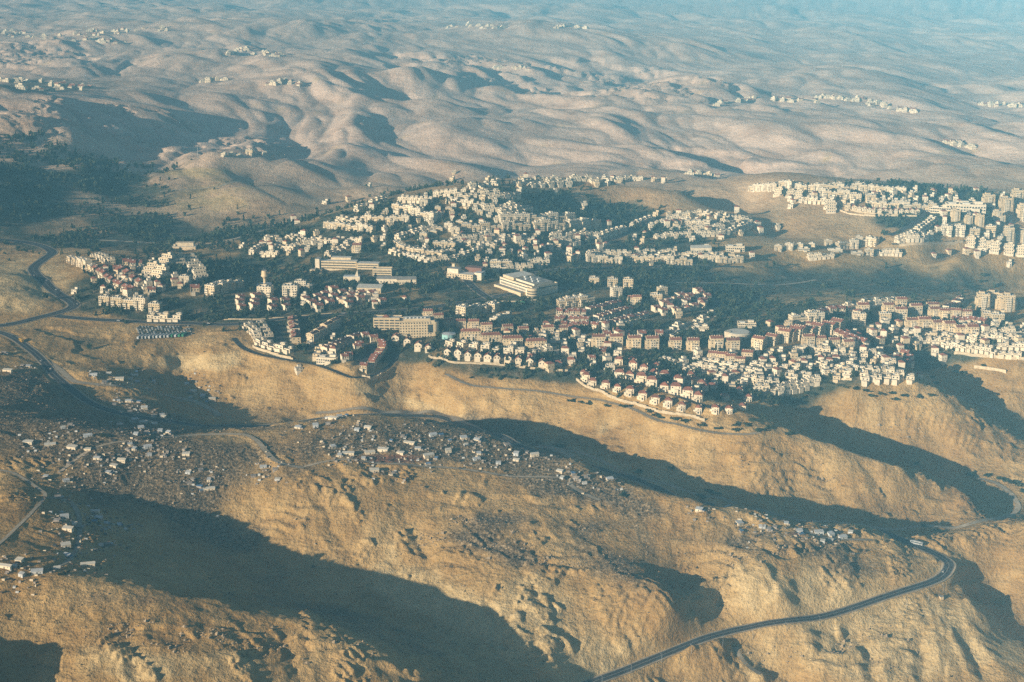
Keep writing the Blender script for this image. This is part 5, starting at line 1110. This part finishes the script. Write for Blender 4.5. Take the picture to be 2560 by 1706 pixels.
for k in solo:
    o = link('tree', None, None, (X[k], Y[k], Z[k] - .2), float(rng.uniform(0, 6.28)), (size[k], size[k], size[k] * rng.uniform(.9, 1.25))); cp = rng.random() < .12
    link('crown', cyp if cp else crowns[int(rng.integers(5))], o); link('trunk', trunk, o); ar = area(U[k], V[k])
    tag(o, f"{'slim dark cypress' if cp else 'round dark green tree'} between houses of the {ar}", 'tree', f"{'cypresses' if cp else 'trees'} of the {ar}")
base = [crown_quads(26, 160 + k, 1.15, k == 5) for k in range(6)]; Q = []
for k in range(6):
    m = rest[k::6]; an = rng.uniform(0, 6.28, len(m)); c_, s_ = np.cos(an), np.sin(an); b_ = base[k].reshape(1, -1, 3) * size[m][:, None, None]
    q = np.stack([b_[..., 0] * c_[:, None] - b_[..., 1] * s_[:, None] + X[m][:, None], b_[..., 0] * s_[:, None] + b_[..., 1] * c_[:, None] + Y[m][:, None], b_[..., 2] * 1.1 + Z[m][:, None] - .2], -1); Q.append(q.reshape(-1, 4, 3))
o = link('woodland', quad_mesh('woodland', np.concatenate(Q), M['leaf'])); tag(o, 'dark green woodland and garden trees filling the town and valley', 'woodland', None, 'stuff')
SHR = [('along the bench track below red villas', '1433,1003 1454,1008 1474,1011 1520,1015 1566,1017 1622,1030 1642,1039 1652,1044 1691,1049 1716,1054 1755,1064 1798,1072 1844,1077 1869,1064 1897,1077 1923,1070 1974,1085 1840,1062 1880,1052 1905,1045', 3.4), ('in the shaded wadi', '1593,1182 1600,1180 1770,1228 1797,1234 1780,1231 1680,1171 1400,1117 1752,1243 2341,1328 2350,1332 2292,1160 2140,1318 2310,1316', 2.6), ('at the right edge of the wadi', '2500,1198 2515,1203 2530,1207 2548,1215 2556,1228 2540,1206 2470,1190 2430,1185', 3.0), ('at the foot of the knoll camp', '1566,1241 1555,1236 255,1090 262,1092 365,1098 160,1435', 2.6), ('under the nose houses', '2110,968 2140,973 2165,978 2200,985 2230,985 2260,990 2300,993 2330,990 2240,1000 2180,990 2080,960 2060,955 2050,975 2020,985', 3.2), ('in the dark dale by the right wall', '2390,930 2412,934 2330,945 2340,960 2310,920 2460,915 2350,980 2300,905', 3.2), ('on the slope above the bench', '1215,935 1230,938 1245,940 1260,942 1275,944 1290,946 1225,944 1250,949 1180,945', 1.8)]
for desc, txt, s_ in SHR:
    for i, (u, v) in enumerate(sorted(tuple(map(float, q.split(','))) for q in txt.split())):
        x, y, z = hit(u, v); o = link('shrub', shrubs[i % 4], None, (x, y, float(ground(x, y)) - .2), rs.uniform(0, 6), (s_ * rs.uniform(1.0, 1.7), s_ * rs.uniform(1.0, 1.5), s_ * rs.uniform(.7, 1.0))); tag(o, f'dark shrub, {ORD[i] if i < 20 else str(i + 1) + "th"} from left {desc}', 'shrub', f'shrubs {desc}')
# ------------------------------------------------------------------ loose stones
N = 15000
Y = np.sqrt(rng.random(N * 4) * (1800 ** 2 - 960 ** 2) + 960 ** 2); T_ = rng.uniform(-.34, .34, N * 4); jj = np.clip(np.searchsorted(yrow, Y), 0, len(yrow) - 1); ii = np.clip(np.searchsorted(tcol, T_), 0, len(tcol) - 1)
ok = rng.random(N * 4) < np.clip(stony[jj, ii] * .9 + .05, 0, 1) * (RW[jj, ii] < .2) * (town[jj, ii] < .4); Y = Y[ok][:N]; X = T_[ok][:N] * Y; Z = ground(X, Y)
s_ = rng.gamma(2.0, .16, len(X)) + .15; an = rng.uniform(0, 6.28, len(X)); oct_ = np.array([(1, 0, .1), (0, .8, .15), (-1.1, .1, .05), (.1, -.9, .1), (.1, .1, .75), (0, 0, -.4)]); of = np.array([(0, 1, 4), (1, 2, 4), (2, 3, 4), (3, 0, 4)])
c_, n_ = np.cos(an)[:, None], np.sin(an)[:, None]; ox, oy, oz = (oct_[None, :, k] * s_[:, None] * rng.uniform(.7, 1.4, (len(X), 6)) for k in range(3))
v = np.stack([ox * c_ - oy * n_ + X[:, None], ox * n_ + oy * c_ + Y[:, None], oz + Z[:, None]], -1).reshape(-1, 3); f = (of[None] + (np.arange(len(X)) * 6)[:, None, None]).reshape(-1, 3)
scrN = 4500
SY = np.sqrt(rng.random(scrN * 3) * (1850 ** 2 - 960 ** 2) + 960 ** 2); ST = rng.uniform(-.345, .345, scrN * 3); SX = ST * SY; jj = np.clip(np.searchsorted(yrow, SY), 0, len(yrow) - 1); ii = np.clip(np.searchsorted(tcol, ST), 0, len(tcol) - 1)
ok = (rng.random(scrN * 3) < smooth(-.3, .5, fbm(SX / 55, SY / 55, 2, 301)) * .75 + .05) & (RW[jj, ii] < .2) & (chalk[jj, ii] < .8); SX, SY = SX[ok][:scrN], SY[ok][:scrN]; SZ = ground(SX, SY); sb = crown_quads(9, 400, .6).reshape(1, -1, 3); ss = rng.gamma(3, .16, len(SX))[:, None, None] + .2; an = rng.uniform(0, 6.28, len(SX)); c_, n_ = np.cos(an)[:, None], np.sin(an)[:, None]
q = sb * ss; q = np.stack([q[..., 0] * c_ - q[..., 1] * n_ + SX[:, None], q[..., 0] * n_ + q[..., 1] * c_ + SY[:, None], q[..., 2] + SZ[:, None] - .05], -1).reshape(-1, 4, 3)
M['scrub'] = flat('dry scrub', (.095, .075, .04), 1, .35); o = link('desert_scrub', quad_mesh('desert_scrub', q, M['scrub'])); tag(o, 'low dry scrub dotted over the bare slopes', 'scrub', None, 'stuff')
bn = 5000; BY = np.sqrt(rng.random(bn * 12) * (1800 ** 2 - 960 ** 2) + 960 ** 2); BT = rng.uniform(-.345, .345, bn * 12); jj = np.clip(np.searchsorted(yrow, BY), 0, NR - 1); ii = np.clip(np.searchsorted(tcol, BT), 0, len(tcol) - 1); ok = (rng.random(bn * 12) < led[jj, ii] * smooth(0, .5, perlin(BT * BY / 30, BY / 18, 311))) & (RW[jj, ii] < .2); BY = BY[ok][:bn]; BX = BT[ok][:bn] * BY; BZ = ground(BX, BY); bs = rng.gamma(2.2, .3, len(BX)) + .4
ox, oy, oz = (oct_[None, :, k] * bs[:, None] * rng.uniform(.6, 1.5, (len(BX), 6)) for k in range(3)); nv0 = len(v); v = np.concatenate([v, np.stack([ox + BX[:, None], oy + BY[:, None], oz + BZ[:, None]], -1).reshape(-1, 3)]); f = np.concatenate([f, (of[None] + nv0 + (np.arange(len(BX)) * 6)[:, None, None]).reshape(-1, 3)])
me = mesh_np('loose_stones', v, f, False); me.materials.append(M['rock']); o = link('loose_stones', me); tag(o, 'loose limestone rubble strewn over the stony slopes', 'stones', None, 'stuff')
# ------------------------------------------------------------------ haze
def box_mesh(name, x0, x1, y0, y1, z0, z1):
    v = np.array([(x, y, z) for z in (z0, z1) for y in (y0, y1) for x in (x0, x1)], float)
    f = np.array([(0, 2, 3, 1), (4, 5, 7, 6), (0, 1, 5, 4), (2, 6, 7, 3), (0, 4, 6, 2), (1, 3, 7, 5)])
    return mesh_np(name, v, f, False)
hz = bpy.data.objects.new('haze', box_mesh('haze', -70000, 70000, -3000, 65000, float(GZ.min()) - 1.5, CAM_H + 8)); COL.objects.link(hz)
hz['kind'] = 'stuff'
hm = bpy.data.materials.new('haze'); hm.use_nodes = True; nt = hm.node_tree; nt.nodes.clear()
out = nt.nodes.new('ShaderNodeOutputMaterial'); pv = nt.nodes.new('ShaderNodeVolumePrincipled')
pv.inputs['Density'].default_value = 0.87e-4; pv.inputs['Color'].default_value = (.25, .69, 1.0, 1); pv.inputs['Anisotropy'].default_value = -0.35
nt.links.new(pv.outputs[0], out.inputs['Volume']); hz.data.materials.append(hm)
